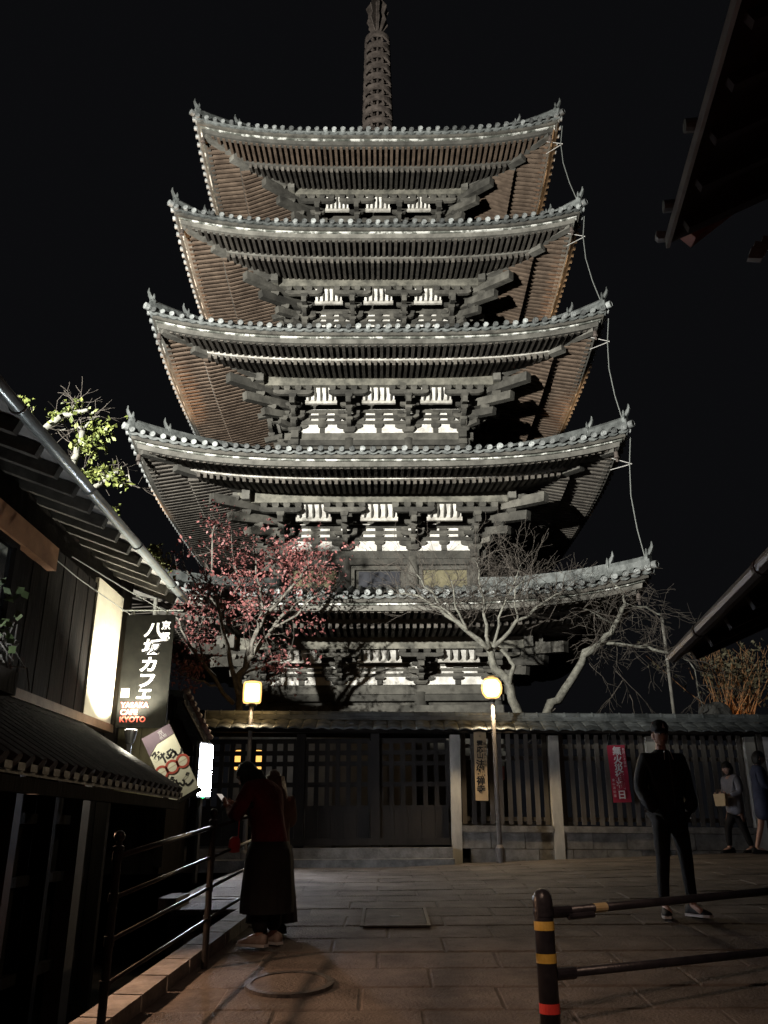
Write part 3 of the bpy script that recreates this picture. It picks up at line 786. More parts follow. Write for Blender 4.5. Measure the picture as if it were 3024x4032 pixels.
# local: x to the right of the eave line, y along the eave (0 = far end), z up
DK = mat('dark_eave', (.014, .008, .0065), (.026, .016, .013), 4, .75, .3); REDW = mat('red_beam', (.20, .055, .035), (.28, .09, .055), 5, .55, .2)
up = at(1427, 528, 6.2); lo = at(1472, 1416, 6.2)
zu, zl = up.z-.4, lo.z-.4; xu, xl = up.x-2.55+.07, lo.x-2.55
MB().box(xu+1.9, -4.0, zu*.5, 1.7, 7.4, zu-.3).build('wall', BOARD, RB)
o = MB(); o.add([(xu, 0, zu), (xu+3.0, 0, zu+1.3), (xu+3.0, -10, zu+1.3), (xu, -10, zu), (xu, 0, zu+.1), (xu+3.0, 0, zu+1.4), (xu+3.0, -10, zu+1.4), (xu, -10, zu+.1)], [(0, 1, 2, 3), (7, 6, 5, 4), (0, 4, 5, 1), (1, 5, 6, 2), (2, 6, 7, 3), (3, 7, 4, 0)])
UPR = o.build('upper_roof', DK, RB)
MB().beam((xu-.01, .0, zu+.01), (xu-.01, -10, zu+.01), .03, .11).build('fascia', mat('grey_fascia', (.13, .12, .105), (.19, .175, .16), 4, .7, .2), UPR)
for i in range(18): MB().beam((xu+.1, -.25-i*.5, zu-.02), (xu+1.3, -.25-i*.5, zu+.5), .07, .10).build('rafter', DK, UPR)
for i in (1, 4):
    MB().lathe([(.055, -.06), (.055, .04)], 10, Matrix.Translation((xu-.03, -.05-i*.30, zu+.13)) @ Matrix.Rotation(R(90), 4, 'Y')).build('eave_tile', DISC if i in (0, 3) else TILE, UPR)
MB().prism([(-.06, 0), (.04, .0), (.05, .07), (-.07, .09), (-.08, .03)], .06, Matrix.Translation((xu-.02, .02, zu+.06))).build('corner_tile', DISC, UPR)
pa, pb = at(1483, 512, 6.3), at(1642, 388, 6.3)
Mi = RB.matrix_basis.inverted() if False else (Matrix.Translation((2.55, 6.2, .4)) @ Matrix.Rotation(R(-YAW), 4, 'Z')).inverted()
MB().beam(Mi @ pa, Mi @ pb, .14, .17).build('verge_beam', REDW, UPR)
for q in ((1638, 540), (1655, 528), (1630, 552)):
    p = Mi @ at(q[0], q[1], 6.3); MB().prism([(-.07, -.04), (.05, -.06), (.09, .05), (-.02, .08)], .06, Matrix.Translation(p)).build('verge_tile', mat('weathered_tile', (.16, .155, .145), (.24, .23, .22), 6, .7, .3), UPR)
p = Mi @ at(1485, 497, 6.28); MB().box(p.x, p.y, p.z, .06, .03, .03).build('beam_cap', DISC, UPR)
o = MB(); o.add([(xl, 0, zl), (xl+1.2, 0, zl+.5), (xl+1.2, -8, zl+.5), (xl, -8, zl), (xl, 0, zl+.06), (xl+1.2, 0, zl+.56), (xl+1.2, -8, zl+.56), (xl, -8, zl+.06)], [(0, 1, 2, 3), (7, 6, 5, 4), (0, 4, 5, 1), (1, 5, 6, 2), (2, 6, 7, 3), (3, 7, 4, 0)])
LWR = o.build('lower_roof', DK, RB)
MB().tube([(xl-.05, 0, zl), (xl-.05, -8, zl)], .045, 10).build('gutter', mat('brown_gutter', (.022, .016, .013), (.035, .025, .02), 5, .5, .1), LWR)
for i in range(4): MB().lathe([(.05, -.02), (.05, .02)], 10, Matrix.Translation((xl-.05, -.9-i*1.4, zl)) @ Matrix.Rotation(R(90), 4, 'X')).build('gutter_joint', DK, LWR)
for i in range(12): MB().beam((xl+.05, -.2-i*.5, zl-.03), (xl+1.2, -.2-i*.5, zl+.45), .06, .08).build('rafter', DK, LWR)

# ------------------------------------------------------------------ temple fence, gate
FY = 16.6
POSTM = mat('pale_post', (.36, .35, .31), (.62, .60, .53), 3, .85, .3, stretch=(1, 1, .3))
PICK = mat('picket_wood', (.085, .075, .065), (.16, .145, .125), 3, .85, .35, stretch=(1, 1, .25), objrand=.25)
FN = thing('temple_fence', 'long picket fence with grey tiled coping on a stone base in front of the pagoda', 'fence', (0, FY, .99)); FN.rotation_euler = (0, R(.75), 0)
posts = [1.30, 3.18, 5.05, 6.93, 8.80, 10.68]
for x in posts: MB().box(x, -.06, 1.16, .19, .19, 2.30).build('post', POSTM, FN)
for a, b in zip(posts[:-1], posts[1:]):
    n_ = 11; pitch = (b-a)/(n_)
    for k in range(1, n_):
        x = a+pitch*k+random.uniform(-.006, .006)
        MB().box(x, -.02, 1.52+random.uniform(-.008, .008), .085, .045, 1.64).build('picket', PICK, FN)
    for z in (2.12, 1.90, .80): MB().box((a+b)/2, .04, z, b-a-.19, .06, .075).build('rail', PICK, FN)
    MB().box((a+b)/2, 0, .625, b-a-.19, .34, .11).build('cap_stone', STONE, FN)
    for r in range(2):
        w = (b-a)/3
        for k in range(3):
            x = a+w*(k+.5)+(.0 if r else .25); 
            MB().box(x, .02+random.uniform(-.01, .01), .14+r*.285, w-.012, .30, .275).build('plinth_stone', STONE, FN)
MB().box(6, .02, -.12, 10.5, .5, .2).build('footing', STONE, FN)
# coping: beam, slope, tiles
MB().box(3.4, 0, 2.40, 15.4, .16, .12).build('coping_beam', BOARD, FN)
x0, x1 = -4.3, 11.1
for sgn in (-1, 1):
    MB().add([(x0, sgn*.56, 2.36), (x1, sgn*.56, 2.36), (x1, 0, 2.56), (x0, 0, 2.56), (x0, sgn*.56, 2.31), (x1, sgn*.56, 2.31), (x1, 0, 2.51), (x0, 0, 2.51)], [(0, 1, 2, 3), (7, 6, 5, 4), (0, 4, 5, 1), (1, 5, 6, 2), (2, 6, 7, 3), (3, 7, 4, 0)]).build('coping_board', BOARD, FN)
FT = mat('coping_tile', (.07, .078, .078), (.17, .185, .185), 4, .42, .3, objrand=.3)
tl = MB(); w = .272; vs = []; fs = []; nn = 8
for j in range(nn+1):
    x = -w/2+w*j/nn; z = .013*math.sin(2*math.pi*(j/nn)-1.2)
    vs += [(x, -.34, z), (x, .0, z+.125), (x, -.34, z-.03), (x, 0, z+.095)]
for j in range(nn):
    q = j*4; fs += [(q, q+4, q+5, q+1), (q+2, q+3, q+7, q+6), (q, q+2, q+6, q+4)]
fs += [(0, 1, 3, 2), (nn*4, nn*4+2, nn*4+3, nn*4+1)]
tl.add(vs, fs); TLM = tl.mesh('coping_tile', FT, True)
x = x0+.15
while x < x1:
    for row_, (y, z) in enumerate(((-.24, 2.385), (.0, 2.49))):
        put(TLM, 'coping_tile', FN, loc=(x, y, z+random.uniform(-.004, .004)), rot=(0, random.uniform(-.01, .01), 0))
    x += .268
rt = MB().tube([(-.132, 0, 0), (.132, 0, 0)], .06, 8).lathe([(.072, 0), (.072, .025)], 10, Matrix.Translation((.11, 0, 0)) @ Matrix.Rotation(R(90), 4, 'Y')).mesh('ridge_tile', FT)
for z, d in ((2.60, .22), (2.645, .18)): MB().box((x0+x1)/2, 0, z, x1-x0, d, .04).build('ridge_course', FT, FN)
x = x0+.13
while x < x1: put(rt, 'ridge_tile', FN, loc=(x, 0, 2.69)); x += .268
# the gate: dark lattice doors above stone steps
GTE = thing('temple_gate', 'dark closed lattice gate with square openings above stone steps', 'gate', (0, FY, .97))
GW = mat('gate_wood', (.016, .014, .012), (.036, .031, .027), 4, .8, .3, stretch=(1, 1, .3))
for x in (-4.05, -1.62, -.2): MB().box(x, 0, 1.2, .17, .17, 2.3).build('gate_post', GW, GTE)
def bay(a, b, solid):
    n_ = max(2, int((b-a)/.19)); pt = (b-a)/n_
    for k in range(n_+1): MB().box(a+pt*k, 0, (2.22+solid)/2, .085, .05, 2.22-solid).build('lattice_bar', GW, GTE)
    for z in (2.22, 2.00, 1.80, 1.42, solid): MB().box((a+b)/2, .012, z, b-a, .05, .085).build('lattice_rail', GW, GTE)
    n_ = 5; w = (b-a)/n_
    for k in range(n_): MB().box(a+w*(k+.5), .01, (solid+.45)/2, w-.008, .04, solid-.45).build('door_board', GW, GTE)
bay(-3.95, -1.72, 1.0); bay(-1.52, -.30, 1.0); bay(-.10, 1.18, 1.0)
MB().box(-1.4, -.02, .41, 5.2, .22, .12).build('threshold', GW, GTE)
for i, (z, d) in enumerate(((.27, .5), (.09, .9))): MB().box(-1.35, -.2-d/2+.25, z-.06, 5.1, d, .20).build('step', STONE, GTE)
# lit wall and lanterns behind the gate
of = thing('temple_office', 'pale wall lit faintly behind the lattice gate', 'building', (-1.5, 20.6, .97))
MB().box(0, 0, 1.3, 4.4, .2, 2.6).build('wall', mat('grey_render', (.12, .12, .115), (.2, .2, .19), 2, .9, .2), of)
MB().box(0, -.02, 2.7, 4.8, .9, .14).build('roof', TILE, of)
for x in (-1.5, .3, 1.6): MB().box(x, -.11, 1.2, .1, .1, 2.4).build('post', WOODD, of)
lamp('office_lamp', 'POINT', (-2.6, 19.4, 3.0), 5, (.95, .98, 1.0), .08)
LAN = mat('paper_lantern', (.8, .5, .2), None, bump=0, emit=(1, .5, .12), estr=1.6)
for px_, lab in ((516, 'left'), (557, 'right')):
    p = at(px_, 1642, 18.2)
    t = thing('paper_lantern', 'orange glowing paper lantern behind the gate bars, the %s of the pair' % lab, 'lantern', p, group='paper lanterns behind the gate')
    MB().lathe([(.06, -.2), (.11, -.16), (.13, 0), (.11, .16), (.06, .2)], 14).build('shade', LAN, t)
    MB().lathe([(.065, .2), (.065, .23)], 12).build('cap', BLACKMETAL, t); MB().lathe([(.065, -.23), (.065, -.2)], 12).build('base', BLACKMETAL, t)

# signs on the fence
wsn = thing('name_board', 'tall pale wooden name board with black vertical lettering on the fence', 'sign', (1.80, FY-.19, 2.70)); wsn.rotation_euler = (0, R(.75), 0)
MB().box(0, 0, 0, .235, .03, 1.24).build('board', mat('cedar_board', (.50, .36, .20), (.62, .47, .29), 3, .75, .15, stretch=(1, 1, .2)), wsn)
text('卍', .05, INK, 'letter', wsn, (0, -.017, .54))
for ch, z in zip('霊応山', (.40, .29, .18)): text(ch, .125, INK, 'letter', wsn, (-.01, -.017, z), off=.003)
for ch, z in zip('法観禅寺', (.02, -.13, -.28, -.43)): text(ch, .165, INK, 'letter', wsn, (-.01, -.017, z), off=.005)
for ch, z in zip('臨済宗建仁寺派', [.40-.065*k for k in range(7)]): text(ch, .058, INK, 'letter', wsn, (.085, -.017, z))
# red fire safety banner
bn = thing('banner', 'red vertical banner with white lettering hung on the pickets', 'banner', (4.40, FY-.17, 2.55)); bn.rotation_euler = (0, R(-1.2), 0)
RB_ = mat('banner_red', (.46, .03, .07), (.55, .045, .09), 5, .7, .1); WB = mat('banner_white', (.85, .8, .82), None, bump=0)
mb = MB(); vs = []; fs = []
for i in range(13):
    z = .515-1.03*i/12; y = .012*math.sin(i*.9)
    for s_ in (-1, 1): vs += [(s_*.17, y+.004*s_, z), (s_*.17, y+.006+.004*s_, z)]
for i in range(12):
    q = i*4; fs += [(q, q+2, q+6, q+4), (q+1, q+5, q+7, q+3), (q, q+4, q+5, q+1), (q+2, q+3, q+7, q+6)]
fs += [(0, 1, 3, 2), (48, 50, 51, 49)]
mb.add(vs, fs); mb.build('cloth', RB_, bn)
for ch, z in zip('無火災推進日', [.40-.158*k for k in range(6)]): text(ch, .165, WB, 'letter', bn, (0.0, -.024, z), off=.005)
for ch, z in zip('毎月二十日は', [.43-.06*k for k in range(6)]): text(ch, .055, WB, 'letter', bn, (.128, -.024, z))
for ch, z in zip('東山消防署', [-.12-.07*k for k in range(5)]): text(ch, .052, WB, 'letter', bn, (-.128, -.024, z))
MB().tube([(-.16, 0, .52), (-.08, .03, .75)], .004, 4).build('cord', CABLE, bn); MB().tube([(.16, 0, .52), (.08, .03, .75)], .004, 4).build('cord', CABLE, bn)
# paper poster at the right edge, small notices between the pickets
po = thing('poster', 'white poster sheet on a board at the right end of the fence', 'poster', (7.55, FY-.2, 2.62))
MB().box(0, 0, 0, .72, .02, 1.15).build('sheet', mat('poster_paper', (.62, .60, .60), (.72, .70, .69), 5, .8, 0), po)
for k, (w, z) in enumerate(((.4, .35), (.3, .1), (.45, -.05), (.35, -.3))): MB().box(-.05, -.012, z, w, .002, .05).build('print_band', mat('grey_print', (.3, .28, .28), None, bump=0), po)
MB().box(-.42, .02, -.25, .09, .05, 2.2).build('post', PICK, po)
tag(MB().box(0, 0, 0, .07, .015, .42).build('notice_strip', mat('plaque_white', (.55, .6, .6), None, bump=0), None, loc=at(1117, 1668, 16.7)), 'narrow white plaque hung between pickets beside the pale fence post', 'plaque')
tag(MB().prism([(-.04, -.14), (.04, -.10), (.05, .14), (-.04, .15)], .015).build('notice_strip', mat('plaque_pink', (.55, .22, .2), None, bump=0), None, loc=at(1085, 1672, 16.75)), 'small pink paper tag between pickets right of the lamp post', 'tag')

# street lamps
LG = mat('lamp_glass', (.9, .8, .6), None, bump=0, emit=(1.0, .64, .24), estr=11)
HALO = bpy.data.materials.new('halo_glow'); HALO.use_nodes = True  # see-through amber shell added as a halo of glare round the bulb
_n = HALO.node_tree.nodes; _l = HALO.node_tree.links; _o = _n['Material Output']
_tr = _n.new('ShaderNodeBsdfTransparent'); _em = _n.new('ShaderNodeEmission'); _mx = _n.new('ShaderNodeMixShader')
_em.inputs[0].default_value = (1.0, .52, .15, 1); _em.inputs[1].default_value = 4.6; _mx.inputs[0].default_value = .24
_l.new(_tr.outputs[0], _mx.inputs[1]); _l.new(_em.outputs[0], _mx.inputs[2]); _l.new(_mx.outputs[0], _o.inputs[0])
POLE = mat('lamp_pole', (.16, .145, .13), (.22, .2, .18), 6, .5, .1)
for (x, y, z, lab) in ((*at(1062, 1486, 15.9), 'glowing lantern street lamp on a thin pole in front of the bare tree'), (*at(545, 1496, 16.1), 'glowing square lantern lamp below the red maple')):
    g = ground_z(x, y)
    t = thing('street_lamp', lab, 'street lamp', (x, y, g), group='lantern lamps by the fence'); h = z-g
    MB().lathe([(.075, 0), (.075, .25), (.045, .3), (.038, h-.26)], 12).build('pole', POLE, t, smooth=False)
    q = 12 if x > 0 else 8
    prof = [(.05, -.19), (.12, -.17), (.175, -.09), (.19, .0), (.175, .09), (.12, .165), (.05, .18)] if x > 0 else [(.06, -.19), (.15, -.185), (.165, -.15), (.17, 0), (.165, .15), (.15, .185), (.06, .19)]
    ln = MB().lathe([(r_*.86, h+z_*.86) for r_, z_ in prof], 16).build('bulb', LG, t, smooth=True)
    MB().lathe([(r_*1.06, h+z_*1.06) for r_, z_ in prof], 20).build('halo_shell', HALO, t, smooth=True)
    MB().lathe([(.06, h+.20), (.09, h+.215), (.02, h+.26)], 12).build('lamp_cap', BLACKMETAL, t)
    MB().lathe([(.045, h-.27), (.07, h-.215), (.06, h-.20)], 12).build('lamp_base', BLACKMETAL, t)
    lamp('lantern_light', 'SPOT', (x, y-.10, z-.32), 180 if x > 0 else 36, (1.0, .76, .48), .08, (x, y-.55, z-1.3), 150, .5)

# ------------------------------------------------------------------ railing and barrier
RL = thing('railing', 'black metal railing of four pipes with ball topped posts along the kerb', 'railing', (-1.4, 6.5, .5))
pts = [(-1.52, 5.1), (-1.34, 6.9), (-1.16, 8.7)]
def rl(mb, name, parent=RL, smooth=False):
    me = mb.mesh(name, BLACKMETAL, smooth); me.transform(Matrix.Translation((1.4, -6.5, -.5))); return put(me, name, parent)
for x, y in pts:
    g = ground_z(x, y); T = Matrix.Translation((x, y, g))
    o = rl(MB().lathe([(.024, -.05), (.024, 1.0), (.034, 1.0), (.034, 1.02), (.019, 1.03), (.019, 1.05)], 12, T), 'post')
    prof = [(.033*math.sin(math.pi*i/8), 1.075-.033*math.cos(math.pi*i/8)) for i in range(9)]
    me = MB().lathe(prof, 12, T).mesh('ball_cap', BLACKMETAL, True); me.transform(Matrix.Translation((1.4, -6.5, -.5))); put(me, 'ball_cap', o)
    for hh in (.97, .755, .54, .325):
        me = MB().lathe([(.030, -.025), (.030, .025)], 10, T @ Matrix.Translation((0, 0, hh))).mesh('collar', BLACKMETAL); me.transform(Matrix.Translation((1.4, -6.5, -.5))); put(me, 'collar', o)
for hh, r in ((.97, .016), (.755, .012), (.54, .012), (.325, .012)):
    for (xa, ya), (xb, yb) in zip(pts[:-1], pts[1:]):
        rl(MB().tube([(xa, ya, ground_z(xa, ya)+hh), (xb, yb, ground_z(xb, yb)+hh)], r, 10), 'pipe', smooth=True)
BX, BY = .91, 5.35; bg_ = ground_z(BX, BY)
BR = thing('bar_barrier', 'black striped bollard with two black bars reaching towards the right', 'barrier', (BX, BY, bg_))
BLK = mat('barrier_black', (.012, .012, .016), (.03, .028, .034), 10, .35, .15, c3=(.06, .05, .05)); YEL = mat('barrier_yellow', (.50, .32, .05), (.62, .42, .10), 12, .5, .1); REDB = mat('barrier_red', (.50, .03, .025), (.6, .05, .04), 12, .5, .1)
for (ox, oy) in ((0, 0), (2.45, 1.32)):
    g = ground_z(BX+ox, BY+oy)-bg_; T = Matrix.Translation((ox, oy, g))
    o = MB().lathe([(.057, -.1), (.057, .69), (.053, .715), (.04, .738), (.02, .750), (.004, .753)], 20, T).build('bollard', BLK, BR, smooth=True)
    for z0, z1, m in ((.535, .582, YEL), (.368, .416, YEL), (.118, .168, REDB)): MB().lathe([(.0575, z0), (.0585, z0), (.0585, z1), (.0575, z1)], 20, T, cap=False).build('band', m, o)
    MB().lathe([(.0605, .608), (.0605, .63)], 20, T, cap=False).build('collar', BLK, o)
ex, ey = 2.45, 1.32
for (za, zb_) in ((.625, .575), (.305, .19)):
    o = MB().tube([(.06, .03, za), (ex, ey, zb_+ground_z(BX+ex, BY+ey)-bg_)], .025, 12).build('bar', BLK, BR, smooth=True)
    MB().tube([(.05, .027, za), (.17, .09, za-.001)], .034, 12).build('socket', BLK, o)
    if za > .5:
        a = V((.06, .03, za)); b = V((ex, ey, zb_+ground_z(BX+ex, BY+ey)-bg_)); MB().tube([a.lerp(b, .115), a.lerp(b, .15)], .0265, 12).build('band', mat('worn_band', (.42, .33, .16), (.5, .42, .25), 14, .6, .1), o)
        MB().tube([a.lerp(b, .04), a.lerp(b, .11)]+[], .018, 8).build('latch', BLK, o).location = (0, -.03, -.03)
#--SPLIT2--

# ------------------------------------------------------------------ trees
def grow(mb, p, d, length, r, depth, rng, tips, spread=.55, up=.12, n=6, minr=.004):
    d = d.normalized(); pts = [p]; q = p.copy(); seg = 4
    for i in range(seg):
        d = (d+V((rng.gauss(0, .13), rng.gauss(0, .13), rng.gauss(0, .10)+up*.3))).normalized()
        q = q+d*length/seg; pts.append(q.copy())
    r2 = max(minr, r*.55)
    mb.tube(pts, [r+(r2-r)*i/seg for i in range(seg+1)], max(3, n), cap=False)
    if depth == 0:
        tips += pts[1:]; return
    k = rng.choice((2, 3, 3))
    for i in range(k):
        a = pts[rng.choice((2, 3, 4))] if i else pts[-1]
        nd = (d+V((rng.gauss(0, spread), rng.gauss(0, spread), rng.gauss(up, spread*.7)))).normalized()
        grow(mb, a, nd, length*rng.uniform(.6, .85), max(minr, r2*.85), depth-1, rng, tips, spread, up, n-1, minr)


def limb(mb, pix, Y, r0, r1, n=8, dy=0.0, jit=.0, rng=None):
    pts = [at(x, y, Y+dy*i/(max(1, len(pix)-1))) for i, (x, y) in enumerate(pix)]
    # subdivide for a crooked line
    out = []
    for a, b in zip(pts[:-1], pts[1:]):
        for k in range(3):
            t = k/3; q = a.lerp(b, t)
            if rng and (k or out): q = q+V((rng.gauss(0, jit), rng.gauss(0, jit), rng.gauss(0, jit)))
            out.append(q)
    out.append(pts[-1]); m = len(out)-1
    mb.tube(out, [r0+(r1-r0)*i/m for i in range(m+1)], n)
    return out


def leaves(pts, count, size, rng, sp, mname, droop=.0, cl=None):
    mb = MB()
    for i in range(count):
        p = rng.choice(pts)+V((rng.gauss(0, sp), rng.gauss(0, sp), rng.gauss(0, sp)-droop*rng.random()))
        a = V((rng.gauss(0, 1), rng.gauss(0, 1), rng.gauss(0, 1)-.5)).normalized(); b = a.orthogonal().normalized()
        b = (b+a.cross(b)*rng.uniform(-1, 1)).normalized(); c = a.cross(b)*.15
        s = size*rng.uniform(.45, 1.4)
        mb.add([p-a*s*.5, p+b*s*.26+c*s, p+a*s*.1+b*s*.3, p+a*s*.55, p+a*s*.1-b*s*.3, p-b*s*.26+c*s], [(0, 1, 2, 3), (0, 3, 4, 5)])
    return mb


def tree(name, label, cat, base, wood, crown, wm, lm=None, twigs=None, lname='leaves'):
    t = thing(name, label, cat, base); T = Matrix.Translation(-V(base))
    for nm, mb, m, sm in (('trunk', wood, wm, True), ('twigs', twigs, TWIG, True), (lname, crown, lm, False)):
        if mb is None: continue
        me = mb.mesh(nm, m, sm); me.transform(T); o = put(me, nm, t)
        if nm != 'trunk': o['kind'] = 'stuff'
    return t

BARK = mat('pale_bark', (.10, .098, .083), (.23, .225, .19), 9, .9, .5)
BARKM = mat('maple_bark', (.08, .074, .062), (.19, .175, .15), 9, .9, .4)
TWIG = mat('twig_bark', (.05, .042, .035), (.11, .095, .08), 8, .9, .2)
MLEAF = mat('maple_leaf', (.125, .034, .034), (.33, .13, .12), 2.6, .55, 0, c3=(.24, .18, .14), spec=.5)
# red maple, left of the gate
rng = random.Random(11)
w = MB(); tw = MB(); tips = []
MY = 18.6
main = [([(512, 1560), (520, 1460), (545, 1415), (580, 1365), (620, 1320)], .085, .04), ([(530, 1440), (545, 1380), (570, 1330), (640, 1260), (668, 1215)], .06, .022),
        ([(515, 1500), (488, 1400), (470, 1310), (455, 1230), (468, 1120)], .06, .014), ([(505, 1520), (440, 1440), (400, 1370), (372, 1325)], .05, .018),
        ([(545, 1415), (560, 1340), (562, 1270), (548, 1180)], .035, .014), ([(470, 1310), (430, 1270), (405, 1235)], .03, .012),
        ([(580, 1365), (640, 1330), (700, 1270)], .035, .012), ([(470, 1330), (520, 1260), (500, 1160)], .03, .010), ([(440, 1440), (425, 1380), (445, 1320)], .03, .012),
        ([(600, 1340), (660, 1290), (690, 1230)], .025, .010), ([(520, 1460), (580, 1430), (620, 1425)], .03, .012), ([(470, 1480), (420, 1470), (385, 1450)], .03, .01)]
for pix, r0, r1 in main:
    o = limb(w, pix, MY+rng.uniform(-.3, .3), r0, r1, 7, rng.uniform(-.9, .6), .03, rng)
    for p in o[4:]:
        for k in range(2):
            grow(tw, p, V((rng.gauss(0, .8), rng.gauss(0, .8), rng.gauss(.5, .6))), rng.uniform(.3, .6), .012, 1, rng, tips, .6, .1, 4, .004)
crown_pts = [p for p in tips]
extra = []
for x, y, sx_, sy_, n_ in ((475, 1150, 35, 45, 50), (520, 1230, 80, 55, 130), (640, 1215, 80, 55, 300), (420, 1290, 45, 40, 70), (400, 1440, 40, 45, 90), (600, 1432, 35, 25, 50), (540, 1290, 70, 40, 90), (430, 1370, 55, 35, 40), (690, 1345, 40, 20, 14)):
    for k in range(n_): extra.append(at(rng.gauss(x, sx_*.55), rng.gauss(y, sy_*.55), MY+rng.gauss(0, .55)))
lv = leaves(crown_pts, 900, .085, rng, .10, 'l', .1); l2 = leaves(extra, 3000, .085, rng, .09, 'l', .05); lv.add(l2.v, l2.f)
tree('maple_tree', 'red leaved maple tree with thin pale branches left of the pagoda gate', 'tree', at(512, 1560, MY), w, lv, BARKM, MLEAF, tw)
# bare tree with a fan of branches, by the lamp
rng = random.Random(5); w = MB(); tw = MB(); tips = []; BYr = 17.7
main = [([(1122, 1560), (1112, 1510), (1100, 1478), (1068, 1445), (1056, 1402)], .105, .075), ([(1100, 1478), (1112, 1440), (1085, 1405), (1060, 1398)], .05, .035),
        ([(1056, 1402), (1005, 1360), (950, 1312), (905, 1290), (862, 1282)], .06, .014), ([(1056, 1402), (990, 1350), (930, 1280), (900, 1240)], .045, .012),
        ([(1058, 1400), (1048, 1330), (1040, 1270), (1030, 1215)], .045, .012), ([(1065, 1398), (1120, 1345), (1175, 1300), (1215, 1280)], .05, .014),
        ([(1065, 1398), (1080, 1330), (1105, 1270), (1125, 1220)], .035, .010), ([(1010, 1362), (985, 1310), (975, 1255)], .03, .010), ([(1120, 1345), (1110, 1290), (1135, 1240)], .025, .008)]
for pix, r0, r1 in main:
    o = limb(w, pix, BYr, r0, r1, 8, rng.uniform(-.6, .6), .022, rng)
    if pix[0][1] > 1440: continue
    for p in o[3:]:
        for k in range(3):
            grow(tw, p, V((rng.gauss(0, .9), rng.gauss(0, .7), rng.gauss(.7, .6))), rng.uniform(.3, .75), .010, 2, rng, tips, .6, .12, 4, .0036)
tree('bare_tree', 'leafless tree with a forked trunk and a fan of fine branches behind the lamp', 'tree', at(1122, 1560, BYr), w, None, BARK, None, tw)
# leaning tree with a propped limb
rng = random.Random(8); w = MB(); tw = MB(); tips = []; LY = 17.9
main = [([(1165, 1562), (1205, 1510), (1250, 1445), (1262, 1415), (1300, 1390), (1330, 1350), (1352, 1305)], .10, .045), ([(1255, 1430), (1265, 1405), (1300, 1385)], .05, .03),
        ([(1300, 1388), (1350, 1392), (1400, 1395), (1440, 1412), (1475, 1410)], .045, .022), ([(1352, 1305), (1395, 1312), (1430, 1330)], .035, .016), ([(1352, 1305), (1345, 1275), (1320, 1255)], .03, .012),
        ([(1330, 1350), (1290, 1330), (1260, 1315)], .025, .010), ([(1475, 1410), (1500, 1450), (1520, 1530)], .018, .008)]
for pix, r0, r1 in main:
    o = limb(w, pix, LY, r0, r1, 8, rng.uniform(-.3, .3), .025, rng)
    st_ = 12 if pix[0][1] > 1500 else 2
    for p in o[st_:]:
        for k in range(2):
            grow(tw, p, V((rng.gauss(.25, .9), rng.gauss(0, .7), rng.gauss(-.05, .6))), rng.uniform(.3, .65), .009, 2, rng, tips, .55, -.12, 4, .004)
for x, y in ((1200, 1530), (1330, 1450), (1345, 1470), (1360, 1500)):
    grow(tw, at(x, y, LY+.4), V((rng.gauss(0, .5), 0, -.5)), .6, .012, 2, rng, tips, .5, -.15, 4, .004)
tree('leaning_tree', 'leafless leaning tree with drooping twigs and a long limb to the right', 'tree', at(1165, 1562, LY), w, None, BARK, None, tw)
p0, p1 = at(1430, 1335, LY+.1), at(1458, 1560, LY)
pr = MB(); pr.tube([p1, p0], .035, 8)
tag(pr.build('tree_prop', mat('prop_wood', (.16, .15, .13), (.25, .24, .21), 5, .85, .2), smooth=True), 'thin slanted wooden pole propping the leaning tree behind the fence', 'pole')
# broom like bush of stems at the far right
rng = random.Random(21); w = MB(); lvp = []
SY_ = 19.0; bse = at(1590, 1560, SY_)
STEM = mat('tan_stem', (.20, .10, .045), (.36, .20, .09), 6, .8, .1)
for k in range(46):
    x0_ = rng.gauss(1590, 22); x1_ = 1590+rng.gauss(0, 62); y1_ = rng.uniform(1395, 1450)
    a, b = at(x0_, 1562, SY_+rng.uniform(-.3, .3)), at(x1_, y1_, SY_+rng.uniform(-.8, .8))
    m_ = a.lerp(b, .5)+V((rng.gauss(0, .06), 0, rng.gauss(0, .05)))
    w.tube([a, m_, b], [.016, .011, .004], 4, cap=False)
    lvp += [a.lerp(b, rng.uniform(.45, 1)) for _ in range(6)]
for k in range(70):
    p = at(rng.uniform(1490, 1665), rng.uniform(1400, 1540), SY_+rng.uniform(-.5, .5)); d = V((rng.gauss(.1, .3), rng.gauss(0, .2), 1)).normalized()*rng.uniform(.2, .5)
    w.tube([p, p+d*.5+V((rng.gauss(0, .04), 0, 0)), p+d], [.007, .005, .003], 3, cap=False)
lv = leaves(lvp, 900, .10, rng, .14, 'l')
tree('broom_bush', 'tall broom like bush with tan stems behind the right end of the fence', 'bush', bse, w, lv, STEM, mat('dull_leaf', (.06, .055, .03), (.13, .115, .07), 5, .7, 0))
lamp('garden_lamp', 'SPOT', tuple(at(1600, 1572, 18.4)), 9, (1.0, .55, .25), .05, tuple(at(1585, 1450, 19.2)), 100, .6)
rk = MB(); rng = random.Random(2)
bm2 = bmesh.new(); bmesh.ops.create_icosphere(bm2, subdivisions=3, radius=1)
for v in bm2.verts: v.co = V((v.co.x*.32, v.co.y*.28, v.co.z*.24))*(1+.12*math.sin(v.co.x*5+v.co.y*3)+.05*rng.random())
me = bpy.data.meshes.new('rock'); bm2.to_mesh(me); bm2.free(); me.materials.append(mat('dark_rock', (.03, .03, .028), (.075, .075, .07), 4, .9, .8))
tag(put(me, 'rock', None, loc=at(1545, 1542, 18.4)), 'rounded grey mound just above the fence coping beside the bush', 'rock')
